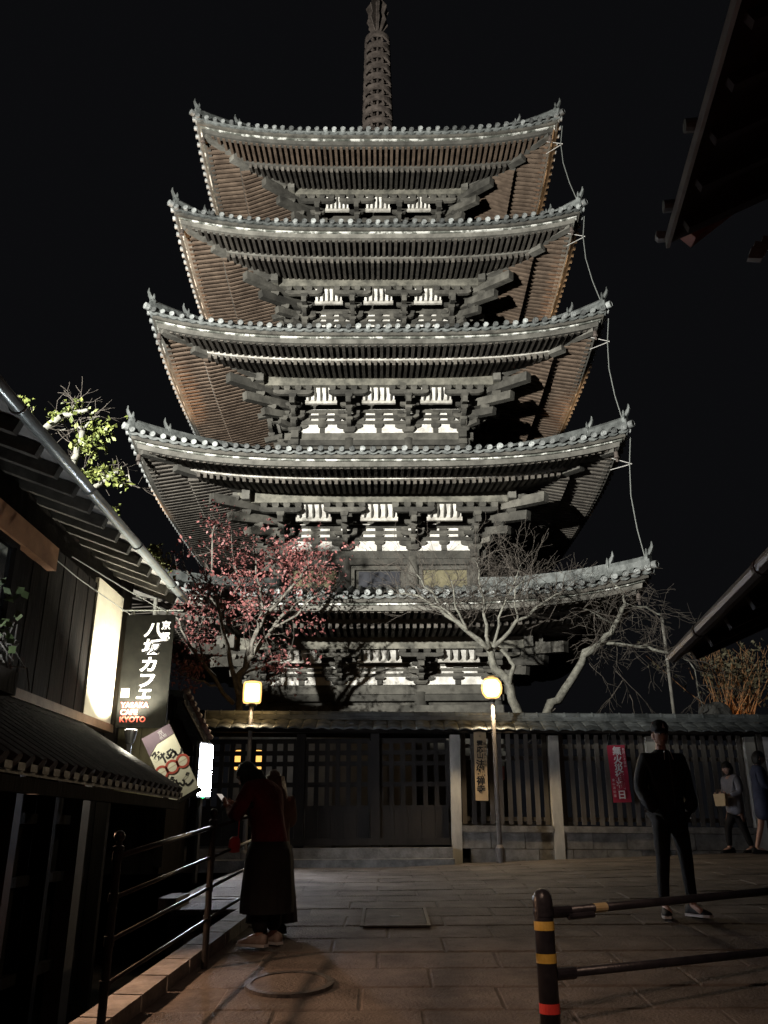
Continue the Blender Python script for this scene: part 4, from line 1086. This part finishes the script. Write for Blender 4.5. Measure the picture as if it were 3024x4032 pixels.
# tree with yellow green leaves behind the cafe roof
rng = random.Random(31); w = MB(); tw = MB(); tips = []; GY = 13.6
main = [([(75, 1010), (85, 945), (120, 905), (150, 890), (190, 885)], .09, .03), ([(152, 1060), (155, 1010), (168, 965), (178, 930)], .075, .05), ([(178, 930), (195, 905), (215, 900)], .03, .012), ([(85, 950), (70, 920), (60, 880)], .06, .02),
        ([(170, 1090), (205, 1055), (235, 1030), (255, 1020)], .06, .03), ([(178, 930), (160, 925), (130, 930)], .02, .01), ([(150, 890), (160, 870), (175, 862)], .02, .008), ([(255, 1020), (275, 1030), (285, 1050)], .02, .008), ([(75, 1010), (150, 1110), (170, 1200), (160, 1300)][::-1], .16, .1)]
pts_ = []
for pix, r0, r1 in main:
    o = limb(w, pix, GY, r0, r1, 8, rng.uniform(-.4, .4), .02, rng)
    for p in o[2:]:
        grow(tw, p, V((rng.gauss(0, .8), rng.gauss(0, .8), rng.gauss(.4, .5))), rng.uniform(.2, .4), .009, 1, rng, tips, .6, .1, 4, .004)
for x, y, s_, n_ in ((45, 870, 22, 40), (60, 905, 18, 20), (130, 900, 24, 40), (165, 880, 20, 30), (210, 930, 28, 70), (200, 955, 22, 50), (175, 960, 18, 40), (195, 975, 25, 40), (205, 1020, 26, 40), (240, 1025, 24, 50), (265, 1040, 20, 40), (240, 1105, 14, 36), (170, 1020, 14, 20)):
    for k in range(n_): pts_.append(at(rng.gauss(x, s_*.6), rng.gauss(y, s_*.45), GY+rng.gauss(0, .3)))
lv = leaves(pts_, 760, .10, rng, .03, 'l')
tree('leafy_tree', 'pruned tree with pale limbs and yellow green leaves above the cafe gutter', 'tree', at(160, 1300, GY), w, lv, BARK, mat('yellow_leaf', (.06, .085, .018), (.22, .24, .065), 7, .5, 0, c3=(.4, .4, .18)), tw)
# small dark pine tuft behind the gutter end
rng = random.Random(41); w = MB(); pts_ = []
limb(w, [(335, 1330), (338, 1260), (330, 1205)], 17.0, .05, .02, 6)
for x, y, s_ in ((325, 1200, 14), (345, 1225, 18), (335, 1190, 10), (318, 1225, 14), (350, 1250, 14)):
    for k in range(60): pts_.append(at(rng.gauss(x, s_*.6), rng.gauss(y, s_*.5), 17+rng.gauss(0, .25)))
lv = leaves(pts_, 700, .11, rng, .03, 'l')
tree('pine_tree', 'small dark olive pine tuft just above the lower end of the gutter', 'tree', at(335, 1330, 17.0), w, lv, BARK, mat('olive_needle', (.07, .075, .02), (.13, .13, .04), 6, .7, 0))

# ------------------------------------------------------------------ people
SKIN = mat('skin', (.38, .22, .16), (.46, .28, .21), 12, .55, .05)
def skin_mb(nodes, edges, sub=2):
    """nodes: name -> (x, y, z, radius); grows one continuous surface round the joints"""
    names_ = list(nodes); me = bpy.data.meshes.new('limbs')
    me.from_pydata([nodes[n][:3] for n in names_], [(names_.index(a), names_.index(b)) for a, b in edges], [])
    o = bpy.data.objects.new('limbs', me); COL.objects.link(o)
    o.modifiers.new('s', 'SKIN'); md = o.modifiers.new('d', 'SUBSURF'); md.levels = sub; md.render_levels = sub
    for i, n in enumerate(names_):
        r = nodes[n][3]; r = r if isinstance(r, tuple) else (r, r)
        me.skin_vertices[0].data[i].radius = r; me.skin_vertices[0].data[i].use_root = (i == 0)
    bpy.context.view_layer.update()
    ev = o.evaluated_get(bpy.context.evaluated_depsgraph_get()); m2 = bpy.data.meshes.new_from_object(ev)
    mb = MB(); mb.v = [tuple(v.co) for v in m2.vertices]; mb.f = [tuple(p.vertices) for p in m2.polygons]
    bpy.data.objects.remove(o); bpy.data.meshes.remove(m2); return mb


def head_mb(mb, c, yaw=0, tilt=0, s=1.0):
    bm = bmesh.new(); bmesh.ops.create_uvsphere(bm, u_segments=28, v_segments=20, radius=1)
    M = Matrix.Translation(c) @ Matrix.Rotation(yaw, 4, 'Z') @ Matrix.Rotation(tilt, 4, 'X') @ Matrix.Scale(s, 4)
    for v in bm.verts:
        x, y, z = v.co
        w = .076*(1-.28*max(0, -z)**1.6); d = .096*(1-.12*max(0, -z))
        X, Y, Z = x*w, y*d, z*.118
        f = max(0, -y)
        Y -= f*.030*math.exp(-(x*x)/.03-((z+.12)**2)/.03)      # nose
        Y -= f*.010*math.exp(-(x*x)/.10-((z+.78)**2)/.02)      # chin
        Y -= f*.010*math.exp(-(x*x)/.08-((z+.45)**2)/.008)     # lips
        Y += f*.012*math.exp(-((abs(x)-.36)**2)/.025-((z-.08)**2)/.015)  # eye sockets
        Y -= f*.006*math.exp(-((abs(x)-.3)**2)/.08-((z-.28)**2)/.01)     # brow
        v.co = (X, Y, Z)
    bm.verts.index_update(); mb.add([tuple(v.co) for v in bm.verts], [tuple(v.index for v in f.verts) for f in bm.faces], M); bm.free()
    for sx in (-1, 1):
        e = MB(); e.lathe([(.004, -.012), (.026, -.008), (.032, .002), (.022, .010), (.006, .008)], 12)
        mb.add(e.v, e.f, M @ Matrix.Translation((sx*.076, .008, -.008)) @ Matrix.Rotation(R(90*sx), 4, 'Y') @ Matrix.Diagonal((1.25, .75, 1, 1)))
    return M


def face(parent, M):
    ey = mat('eye_white', (.55, .52, .48), None, bump=0, rough=.3); ir = mat('eye_dark', (.02, .014, .01), None, bump=0, rough=.25); lip = mat('lips', (.30, .12, .10), None, bump=0, rough=.5)
    prof = [(.0135*math.sin(math.pi*i/6), -.0135*math.cos(math.pi*i/6)) for i in range(7)]
    for sx in (-1, 1):
        b = MB().lathe(prof, 10, M @ Matrix.Translation((sx*.028, -.080, .010)) @ Matrix.Diagonal((1.1, .7, .62, 1))).build('eye', ey, parent, smooth=True)
        MB().lathe([(x*.5, z*.5) for x, z in prof], 8, M @ Matrix.Translation((sx*.028, -.0865, .010))).build('iris', ir, b, smooth=True)
        MB().tube([M @ V((sx*.012, -.093, .028)), M @ V((sx*.030, -.094, .034)), M @ V((sx*.046, -.086, .029))], .0035, 5).build('eyebrow', ir, parent)
    MB().tube([M @ V((-.024, -.091, -.053)), M @ V((0, -.100, -.055)), M @ V((.024, -.091, -.053))], [.003, .006, .003], 6).build('mouth', lip, parent, smooth=True)


def hand_mb(mb, wrist, direc, palm_n, s=1.0, curl=.5):
    """palm, four unequal bent fingers and a thumb leaving the side of the palm"""
    d = V(direc).normalized(); n = V(palm_n); n = (n-d*n.dot(d)).normalized(); x = d.cross(n)
    wv = V(wrist)
    nodes = {'w': (*wv, .026*s), 'p': (*(wv+d*.045*s), (.036*s, .018*s)), 'k': (*(wv+d*.085*s), (.038*s, .015*s))}
    t = skin_mb(nodes, [('w', 'p'), ('p', 'k')], 1); mb.add(t.v, t.f)
    for i, L in enumerate((.070, .078, .072, .056)):
        o = wv+d*.082*s+x*(i-1.5)*.019*s; a = 0; pts = [o-d*.01*s]; q = o
        for j, fr in enumerate((.45, .32, .23)):
            a += curl*(.6+.35*j); q = q+(d*math.cos(a)+n*math.sin(a))*L*fr*s; pts.append(q)
        mb.tube(pts, [.0095*s, .009*s, .0085*s, .006*s], 7)
    o = wv+d*.03*s-x*.028*s; pts = [o]; q = o
    for j, (fr, k) in enumerate(((.4, 1.0), (.35, .5), (.25, .1))):
        q = q+(d*.75-x*.8*k+n*(.2+.3*j)).normalized()*.062*fr*s; pts.append(q)
    mb.tube(pts, [.0125*s, .0115*s, .010*s, .007*s], 7)


def shoe(name, parent, M, m, sole):
    mb = MB(); prof = []
    for (y, w, h) in ((.09, .034, .075), (.05, .038, .085), (0, .040, .075), (-.06, .046, .055), (-.12, .046, .042), (-.165, .034, .030), (-.185, .012, .022)):
        prof.append((y, w, h))
    vs = []; fs = []; n = 10
    for y, w, h in prof:
        for j in range(n):
            a = math.pi*j/(n-1); vs.append((w*math.cos(a), y, .018+h*math.sin(a)**.8))
    for i in range(len(prof)-1):
        for j in range(n): fs.append((i*n+j, i*n+(j+1) % n, (i+1)*n+(j+1) % n, (i+1)*n+j))
    fs += [tuple(range(n)), tuple((len(prof)-1)*n+j for j in range(n))]
    mb.add(vs, fs, M); o = mb.build(name, m, parent, smooth=True)
    out = [(.037, .095), (.046, -.06), (.047, -.125), (.03, -.185), (-.03, -.185), (-.047, -.125), (-.046, -.06), (-.037, .095)]
    s = MB(); s.add([(x, y, 0) for x, y in out]+[(x, y, .022) for x, y in out], [tuple(range(8)), tuple(range(15, 7, -1))]+[(j, (j+1) % 8, (j+1) % 8+8, j+8) for j in range(8)], M); s.build('sole', sole, o)
    return o

BLKC = mat('black_nylon', (.0035, .0035, .0045), (.008, .008, .010), 7, .75, .5, bscale=9); TRO = mat('black_trouser', (.004, .004, .0045), (.009, .0085, .009), 6, .85, .4, bscale=10)
SOLEW = mat('white_sole', (.55, .54, .52), None, rough=.6, bump=0)
# the man in black, facing the camera
mx, my_ = 2.75, 8.62
mn = thing('person', 'man in black jacket and dark cap with hands in pockets facing the camera', 'person', (mx, my_, ground_z(mx, my_)+.02), R(8)); mn.scale = (.90, .96, 1.0)
nd = {'pel': (0, 0, .93, (.11, .08)), 'waist': (0, .01, 1.08, (.11, .08)), 'chest': (0, .01, 1.30, (.165, .11)), 'neck': (0, .0, 1.50, .055), 'head': (0, -.01, 1.60, .06)}
ed = [('pel', 'waist'), ('waist', 'chest'), ('chest', 'neck'), ('neck', 'head')]
for s_, nm in ((-1, 'a'), (1, 'b')):
    nd.update({'sh'+nm: (s_*.19, .01, 1.43, .062), 'el'+nm: (s_*.26, .05, 1.15, .044), 'wr'+nm: (s_*.20, -.05, 1.0, .024), 'ha'+nm: (s_*.14, -.03, .97, (.022, .016)), 'hip'+nm: (s_*.09, 0, .88, .06), 'kn'+nm: (s_*.125, -.01, .50, .055), 'an'+nm: (s_*.155, .02, .09, .036), 'to'+nm: (s_*.175, -.13, .04, .03)})
    ed += [('chest', 'sh'+nm), ('sh'+nm, 'el'+nm), ('el'+nm, 'wr'+nm), ('wr'+nm, 'ha'+nm), ('pel', 'hip'+nm), ('hip'+nm, 'kn'+nm), ('kn'+nm, 'an'+nm), ('an'+nm, 'to'+nm)]
b = skin_mb(nd, ed)
HM = head_mb(b, V((0, -.02, 1.645)), R(-6), R(4), 1.02); b.build('body', SKIN, mn, smooth=True); face(mn, HM)
jk = {'hem': (0, 0, .83, (.19, .15)), 'low': (0, 0, .92, (.19, .15)), 'waist': (0, .01, 1.08, (.19, .15)), 'chest': (0, .01, 1.30, (.205, .155)), 'col': (0, .0, 1.46, (.105, .095)), 'col2': (0, -.01, 1.52, (.082, .08))}
je = [('hem', 'low'), ('low', 'waist'), ('waist', 'chest'), ('chest', 'col'), ('col', 'col2')]
for s_, nm in ((-1, 'a'), (1, 'b')):
    jk.update({'sh'+nm: (s_*.205, .01, 1.40, .095), 'mid'+nm: (s_*.245, .035, 1.27, .088), 'el'+nm: (s_*.268, .05, 1.13, .08), 'wr'+nm: (s_*.235, -.09, .98, .074), 'pk'+nm: (s_*.17, -.08, .93, .07)})
    je += [('chest', 'sh'+nm), ('sh'+nm, 'mid'+nm), ('mid'+nm, 'el'+nm), ('el'+nm, 'wr'+nm), ('wr'+nm, 'pk'+nm)]
J = skin_mb(jk, je).build('jacket', BLKC, mn, smooth=True)
MB().box(0, -.165, 1.22, .008, .012, .50).build('zip', mat('zip_grey', (.06, .06, .06), None, rough=.3, bump=0), J)
for s_ in (-1, 1): MB().tube([(s_*.03, -.13, 1.50), (s_*.05, -.155, 1.40)], .004, 5).build('drawstring', SOLEW, J)
tr = {'pel': (0, 0, .92, (.165, .125))}; te = []
for s_, nm in ((-1, 'a'), (1, 'b')):
    tr.update({'hip'+nm: (s_*.095, 0, .84, .105), 'th'+nm: (s_*.112, -.005, .67, .092), 'kn'+nm: (s_*.13, -.01, .49, .075), 'ca'+nm: (s_*.145, .015, .30, .066), 'an'+nm: (s_*.158, .015, .10, .056)})
    te += [('pel', 'hip'+nm), ('hip'+nm, 'th'+nm), ('th'+nm, 'kn'+nm), ('kn'+nm, 'ca'+nm), ('ca'+nm, 'an'+nm)]
skin_mb(tr, te).build('trousers', TRO, mn, smooth=True)
for s_ in (-1, 1): shoe('shoe', mn, Matrix.Translation((s_*.16, .0, 0)) @ Matrix.Rotation(R(s_*22), 4, 'Z') @ Matrix.Scale(1.08, 4), BLKC, SOLEW)
cp = MB(); prof = [(.090, -.012), (.094, .02), (.088, .055), (.066, .085), (.03, .10), (.004, .103)]
cp.lathe(prof, 24, HM @ Matrix.Translation((0, .004, .045)) @ Matrix.Diagonal((.96, 1.14, 1, 1)))
CP = cp.build('cap', BLKC, mn, smooth=True)
br = MB(); vs = []; fs = []
for i in range(9):
    a = math.pi*(1.12+.76*i/8); vs += [(.085*math.cos(a), .098*math.sin(a), .036), (.080*math.cos(a)*1.0, .098*math.sin(a)-.075*abs(math.sin(a))**2, .020-.008*math.cos(a)**2), (.085*math.cos(a), .098*math.sin(a), .030), (.080*math.cos(a), .098*math.sin(a)-.075*abs(math.sin(a))**2, .014)]
for i in range(8): q = i*4; fs += [(q, q+4, q+5, q+1), (q+2, q+3, q+7, q+6), (q+1, q+5, q+7, q+3)]
br.add(vs, fs, HM); br.build('visor', BLKC, CP)
lg = MB(); lg.add([(-.014, -.114, .068), (.018, -.114, .062), (-.004, -.106, .112)], [(0, 1, 2)], HM)
MB().prism([(-.016, .066), (.018, .060), (.003, .082), (-.004, .112), (-.010, .09)], .005, HM @ Matrix.Translation((.004, -.108, .0))).build('emblem', SOLEW, CP)

# woman in red at the railing, seen from behind, looking at a phone
wx, wy = -1.02, 7.55
wm = thing('person', 'woman in dark red cardigan leaning on the railing over a phone', 'person', (wx, wy, ground_z(wx, wy)+.02), R(238))
# local: she faces -y after the turn (away from the camera, towards the left)
nd = {'pel': (0, .04, .80, (.14, .11)), 'waist': (0, .02, .94, (.115, .09)), 'chest': (0, -.06, 1.13, (.135, .10)), 'neck': (0, -.15, 1.24, .045), 'head': (0, -.20, 1.29, .05)}
ed = [('pel', 'waist'), ('waist', 'chest'), ('chest', 'neck'), ('neck', 'head')]
for s_, nm in ((-1, 'a'), (1, 'b')):
    nd.update({'sh'+nm: (s_*.155, -.07, 1.21, .05), 'el'+nm: (s_*.20, -.15, .98, .038), 'wr'+nm: (s_*.07, -.36, 1.06, .026), 'hip'+nm: (s_*.08, .04, .78, .08), 'kn'+nm: (s_*.09, .02, .44, .052), 'an'+nm: (s_*.09, .06, .08, .034), 'to'+nm: (s_*.10, -.08, .035, .026)})
    ed += [('chest', 'sh'+nm), ('sh'+nm, 'el'+nm), ('el'+nm, 'wr'+nm), ('pel', 'hip'+nm), ('hip'+nm, 'kn'+nm), ('kn'+nm, 'an'+nm), ('an'+nm, 'to'+nm)]
b = skin_mb(nd, ed); HM = head_mb(b, V((0, -.235, 1.325)), 0, R(32), .95)
hand_mb(b, (-.07, -.36, 1.06), (.25, -.8, .25), (.6, .2, .5), 1.0, .55); hand_mb(b, (.07, -.36, 1.06), (-.25, -.8, .25), (-.6, .2, .5), 1.0, .55)
b.build('body', SKIN, wm, smooth=True); face(wm, HM)
REDC = mat('dark_red_knit', (.085, .006, .010), (.14, .013, .02), 6, .95, .5, bscale=30); SK = mat('charcoal_cloth', (.008, .0075, .0075), (.017, .016, .016), 5, .9, .4, bscale=12)
cg = {'hem': (0, .06, .60, (.195, .165)), 'pel': (0, .05, .80, (.185, .15)), 'waist': (0, .02, .96, (.155, .125)), 'chest': (0, -.05, 1.14, (.165, .13)), 'col': (0, -.10, 1.26, .08)}
ce = [('hem', 'pel'), ('pel', 'waist'), ('waist', 'chest'), ('chest', 'col')]
for s_, nm in ((-1, 'a'), (1, 'b')):
    cg.update({'sh'+nm: (s_*.165, -.065, 1.19, .075), 'el'+nm: (s_*.215, -.15, .98, .068), 'wr'+nm: (s_*.09, -.33, 1.05, .045)})
    ce += [('chest', 'sh'+nm), ('sh'+nm, 'el'+nm), ('el'+nm, 'wr'+nm)]
skin_mb(cg, ce).build('cardigan', REDC, wm, smooth=True)
def skirt(name, parent, prof, m, c=(0, .05), n=48, pleats=14, amp=.05):
    mb = MB(); vs = []; fs = []
    for i, (r, z) in enumerate(prof):
        f = i/(len(prof)-1)
        for j in range(n):
            a = 2*math.pi*j/n; q = r*(1+amp*f*math.sin(a*pleats+.6*math.sin(3*a))); vs.append((c[0]+q*math.cos(a)*1.1, c[1]+q*math.sin(a)*.92, z))
    for i in range(len(prof)-1):
        for j in range(n): fs.append((i*n+j, i*n+(j+1) % n, (i+1)*n+(j+1) % n, (i+1)*n+j))
    fs.append(tuple(range(n))); mb.add(vs, fs); return mb.build(name, m, parent, smooth=True)
skirt('skirt', wm, [(.165, .78), (.19, .68), (.205, .5), (.215, .34), (.21, .24)], SK)
sl = {'h': (0, .05, .45, (.13, .09))}; se = []
for s_, nm in ((-1, 'a'), (1, 'b')):
    sl.update({'k'+nm: (s_*.09, .03, .38, .08), 'a'+nm: (s_*.09, .06, .09, .062)}); se += [('h', 'k'+nm), ('k'+nm, 'a'+nm)]
skin_mb(sl, se).build('leggings', TRO, wm, smooth=True)
SNK = mat('beige_sneaker', (.26, .19, .15), (.42, .34, .29), 9, .6, .1)
for s_ in (-1, 1): shoe('shoe', wm, Matrix.Translation((s_*.10, .04, 0)) @ Matrix.Rotation(R(s_*8), 4, 'Z') @ Matrix.Scale(.95, 4), SNK, SOLEW)
def hair(parent, HM, m, prof, name='hair', cut=-.35, seed=1):
    bm = bmesh.new(); bmesh.ops.create_uvsphere(bm, u_segments=30, v_segments=18, radius=1); vs = []
    for v in bm.verts:
        x, y, z = v.co; k = 1+.03*math.sin(9*math.atan2(y, x)+seed)
        if z < .1: v.co = (x*.088*k, max(y, -.30-.25*abs(z))*.106*k+.012, z*prof)
        else: v.co = (x*.088*k, y*.108*k+.006, z*.128)
    bm.verts.index_update(); mb = MB(); mb.add([tuple(v.co) for v in bm.verts], [tuple(v.index for v in f.verts) for f in bm.faces], HM); bm.free()
    return mb.build(name, m, parent, smooth=True)
HAIRD = mat('black_hair', (.008, .007, .006), (.018, .015, .013), 40, .5, .4, stretch=(1, 1, .1))
hq = hair(wm, HM, HAIRD, .22)
lh = MB(); rng = random.Random(14)
for k in range(30):
    a = math.pi*(-.05+1.1*k/29); x, y = .09*math.cos(a), .10*math.sin(a)-.215
    lh.tube([(x, y, 1.36), (x*1.25, y+.05, 1.27), (x*1.6+rng.gauss(0, .012), y+.115, 1.16), (x*1.7+rng.gauss(0, .02), y+.15, 1.01+rng.uniform(-.06, .05))], [.02, .026, .022, .005], 5)
lh.build('long_locks', HAIRD, hq, smooth=True)
ph = thing('phone', 'small smartphone held in the hands of the woman in red', 'phone', (0, 0, 0))
Mw = Matrix.Translation((wx, wy, ground_z(wx, wy)+.02)) @ Matrix.Rotation(R(238), 4, 'Z')
ph.matrix_basis = Mw @ Matrix.Translation((0, -.50, 1.125)) @ Matrix.Rotation(R(-42), 4, 'X')
MB().box(0, 0, 0, .072, .145, .008).build('case', BLACKMETAL, ph); MB().box(0, 0, .0048, .066, .135, .001).build('screen', mat('phone_screen', .05, None, bump=0, emit=(.9, .8, .7), estr=.5), ph)
bgt = thing('handbag', 'bright red shoulder bag hanging in front of the woman in red', 'bag')
bgt.matrix_basis = Mw @ Matrix.Translation((.20, -.16, .76)) @ Matrix.Scale(.6, 4)
BAGR = mat('bag_red', (.50, .05, .05), (.6, .08, .08), 8, .45, .1)
bgm = MB(); bgm.lathe([(.03, -.11), (.095, -.10), (.11, -.02), (.095, .07), (.05, .10)], 16, Matrix.Diagonal((1, .45, 1, 1))); bgm.build('bag_body', BAGR, bgt, smooth=True)
MB().tube([(-.07, 0, .08), (-.05, .02, .30), (-.02, .08, .44)], .008, 6).build('strap', BAGR, bgt)

# second woman, long brown hair and long grey skirt
vx, vy = -1.0, 8.0
w2 = thing('person', 'woman with long light brown hair and long grey skirt behind the red cardigan', 'person', (vx, vy, ground_z(vx, vy)+.02), R(205)); w2.scale = (.86, .86, .86)
nd = {'pel': (0, .02, .84, (.14, .11)), 'waist': (0, .01, .98, (.115, .09)), 'chest': (0, -.03, 1.18, (.135, .10)), 'neck': (0, -.05, 1.34, .045), 'head': (0, -.07, 1.41, .05)}
ed = [('pel', 'waist'), ('waist', 'chest'), ('chest', 'neck'), ('neck', 'head')]
for s_, nm in ((-1, 'a'), (1, 'b')):
    nd.update({'sh'+nm: (s_*.16, -.03, 1.28, .05), 'el'+nm: (s_*.20, -.08, 1.03, .038), 'wr'+nm: (s_*.10, -.28, 1.02, .026), 'hip'+nm: (s_*.08, .02, .82, .08), 'kn'+nm: (s_*.09, .0, .45, .052), 'an'+nm: (s_*.09, .03, .08, .034), 'to'+nm: (s_*.10, -.1, .035, .026)})
    ed += [('chest', 'sh'+nm), ('sh'+nm, 'el'+nm), ('el'+nm, 'wr'+nm), ('pel', 'hip'+nm), ('hip'+nm, 'kn'+nm), ('kn'+nm, 'an'+nm), ('an'+nm, 'to'+nm)]
b = skin_mb(nd, ed); HM2 = head_mb(b, V((0, -.09, 1.455)), 0, R(22), .95)
hand_mb(b, (-.10, -.28, 1.02), (.3, -.8, .1), (.6, .2, .4), 1.0, .6); hand_mb(b, (.10, -.28, 1.02), (-.3, -.8, .1), (-.6, .2, .4), 1.0, .6)
b.build('body', SKIN, w2, smooth=True); face(w2, HM2)
TAN = mat('tan_wool', (.16, .11, .08), (.24, .17, .125), 7, .95, .4, bscale=30); GRY = mat('grey_wool', (.035, .034, .036), (.06, .058, .06), 5, .95, .4, bscale=20)
cg = {'hem': (0, .03, .68, (.18, .145)), 'pel': (0, .03, .82, (.18, .145)), 'waist': (0, .01, .98, (.155, .12)), 'chest': (0, -.02, 1.2, (.165, .125)), 'col': (0, -.04, 1.33, .08)}
ce = [('hem', 'pel'), ('pel', 'waist'), ('waist', 'chest'), ('chest', 'col')]
for s_, nm in ((-1, 'a'), (1, 'b')):
    cg.update({'sh'+nm: (s_*.17, -.03, 1.26, .075), 'el'+nm: (s_*.215, -.08, 1.03, .068), 'wr'+nm: (s_*.12, -.26, 1.02, .045)})
    ce += [('chest', 'sh'+nm), ('sh'+nm, 'el'+nm), ('el'+nm, 'wr'+nm)]
skin_mb(cg, ce).build('coat', TAN, w2, smooth=True)
skirt('skirt', w2, [(.165, .82), (.185, .70), (.20, .45), (.225, .2), (.23, .10)], GRY, (0, .02))
HB = mat('brown_hair', (.10, .06, .04), (.20, .13, .09), 30, .5, .4, stretch=(1, 1, .1))
h_ = hair(w2, HM2, HB, .20)
lh = MB()
rng = random.Random(4)
for k in range(26):
    a = math.pi*(.08+.84*k/25); x, y = .092*math.cos(a), .10*math.sin(a)-.06
    lh.tube([(x, y-.02, 1.50), (x*1.1, y+.03, 1.36), (x*1.3+rng.gauss(0, .01), y+.055, 1.2), (x*1.35+rng.gauss(0, .02), y+.06, 1.0+rng.uniform(-.06, .06))], [.018, .022, .020, .005], 5)
lh.build('long_locks', HB, h_, smooth=True)
for s_ in (-1, 1): shoe('shoe', w2, Matrix.Translation((s_*.10, .02, 0)) @ Matrix.Scale(.93, 4), TRO, TRO)

# two passers by at the right edge
def passer(label, x, y, rz, hgt, coat, hairm, leg, hem, bag=False, legs_dx=.1):
    t = thing('person', label, 'person', (x, y, ground_z(x, y)+.03), rz); k = hgt/1.58
    S = lambda d: {a: (v[0]*k, v[1]*k, v[2]*k, v[3]) for a, v in d.items()}
    nd = {'pel': (0, 0, .84, (.13, .10)), 'chest': (0, -.01, 1.18, (.135, .10)), 'neck': (0, -.01, 1.34, .045), 'head': (0, -.03, 1.41, .05)}
    ed = [('pel', 'chest'), ('chest', 'neck'), ('neck', 'head')]
    for s_, nm in ((-1, 'a'), (1, 'b')):
        st = s_*.10
        nd.update({'sh'+nm: (s_*.16, 0, 1.28, .05), 'el'+nm: (s_*.21, .0, 1.03, .038), 'wr'+nm: (s_*.13, -.22, .98, .026), 'hip'+nm: (s_*.08, 0, .80, .075), 'kn'+nm: (s_*.085, st-.05, .44, .052), 'an'+nm: (s_*.085, st*1.7, .08, .036), 'to'+nm: (s_*.09, st*1.7-.13, .035, .027)})
        ed += [('chest', 'sh'+nm), ('sh'+nm, 'el'+nm), ('el'+nm, 'wr'+nm), ('pel', 'hip'+nm), ('hip'+nm, 'kn'+nm), ('kn'+nm, 'an'+nm), ('an'+nm, 'to'+nm)]
    b = skin_mb(S(nd), ed); HM = head_mb(b, V((0, -.05*k, 1.46*k)), 0, R(10), .95)
    hand_mb(b, (-.13*k, -.22*k, .98*k), (.3, -.8, .1), (.6, .2, .4), .95, .6); hand_mb(b, (.13*k, -.22*k, .98*k), (-.3, -.8, .1), (-.6, .2, .4), .95, .6)
    b.build('body', SKIN, t, smooth=True); face(t, HM)
    cg = {'hem': (0, .0, hem, (.20, .16)), 'pel': (0, 0, .84, (.18, .14)), 'chest': (0, 0, 1.2, (.17, .13)), 'col': (0, -.01, 1.35, .085)}
    ce = [('hem', 'pel'), ('pel', 'chest'), ('chest', 'col')]
    for s_, nm in ((-1, 'a'), (1, 'b')):
        cg.update({'sh'+nm: (s_*.17, 0, 1.27, .078), 'el'+nm: (s_*.225, 0, 1.03, .07), 'wr'+nm: (s_*.145, -.19, .985, .048)}); ce += [('chest', 'sh'+nm), ('sh'+nm, 'el'+nm), ('el'+nm, 'wr'+nm)]
    skin_mb(S(cg), ce).build('coat', coat, t, smooth=True)
    sl = {'h': (0, 0, .74, (.13, .10))}; se = []
    for s_, nm in ((-1, 'a'), (1, 'b')):
        st = s_*.10; sl.update({'k'+nm: (s_*.085, st-.05, .44, .068), 'a'+nm: (s_*.085, st*1.7, .10, .05)}); se += [('h', 'k'+nm), ('k'+nm, 'a'+nm)]
    if leg: skin_mb(S(sl), se).build('leggings', leg, t, smooth=True)
    hair(t, HM, hairm, .15)
    for s_ in (-1, 1): shoe('shoe', t, Matrix.Translation((s_*.088*k, s_*.17*k, 0)) @ Matrix.Scale(.93, 4), TRO, TRO)
    return t
GC = mat('grey_coat', (.16, .16, .18), (.24, .24, .265), 6, .95, .3); NV = mat('navy_coat', (.022, .028, .055), (.04, .05, .09), 6, .9, .3)
gx, gy = 6.08, 15.4
passer('woman in light grey coat carrying a tan bag by the fence at the right edge', gx, gy, R(-75), 1.50, GC, HAIRD, TRO, .60)
passer('woman in navy coat with bare legs walking at the right edge of the street', gx+.17, gy-.75, R(80), 1.62, NV, HAIRD, None, .48)
tb = thing('handbag', 'tan paper bag held in front of the woman in the grey coat', 'bag', (gx-.27, gy-.12, ground_z(gx, gy)+.90), R(-50)); tb.scale = (.72, .72, .72)
MB().prism([(-.13, -.16), (.13, -.16), (.15, .12), (-.15, .12)], .12).build('bag_body', mat('tan_bag', (.42, .32, .18), (.52, .41, .25), 5, .7, .2), tb)
for y in (-.05, .05): MB().tube([(-.07, y, .12), (-.05, y, .21), (.05, y, .21), (.07, y, .12)], .008, 6).build('handle', TAN, tb)
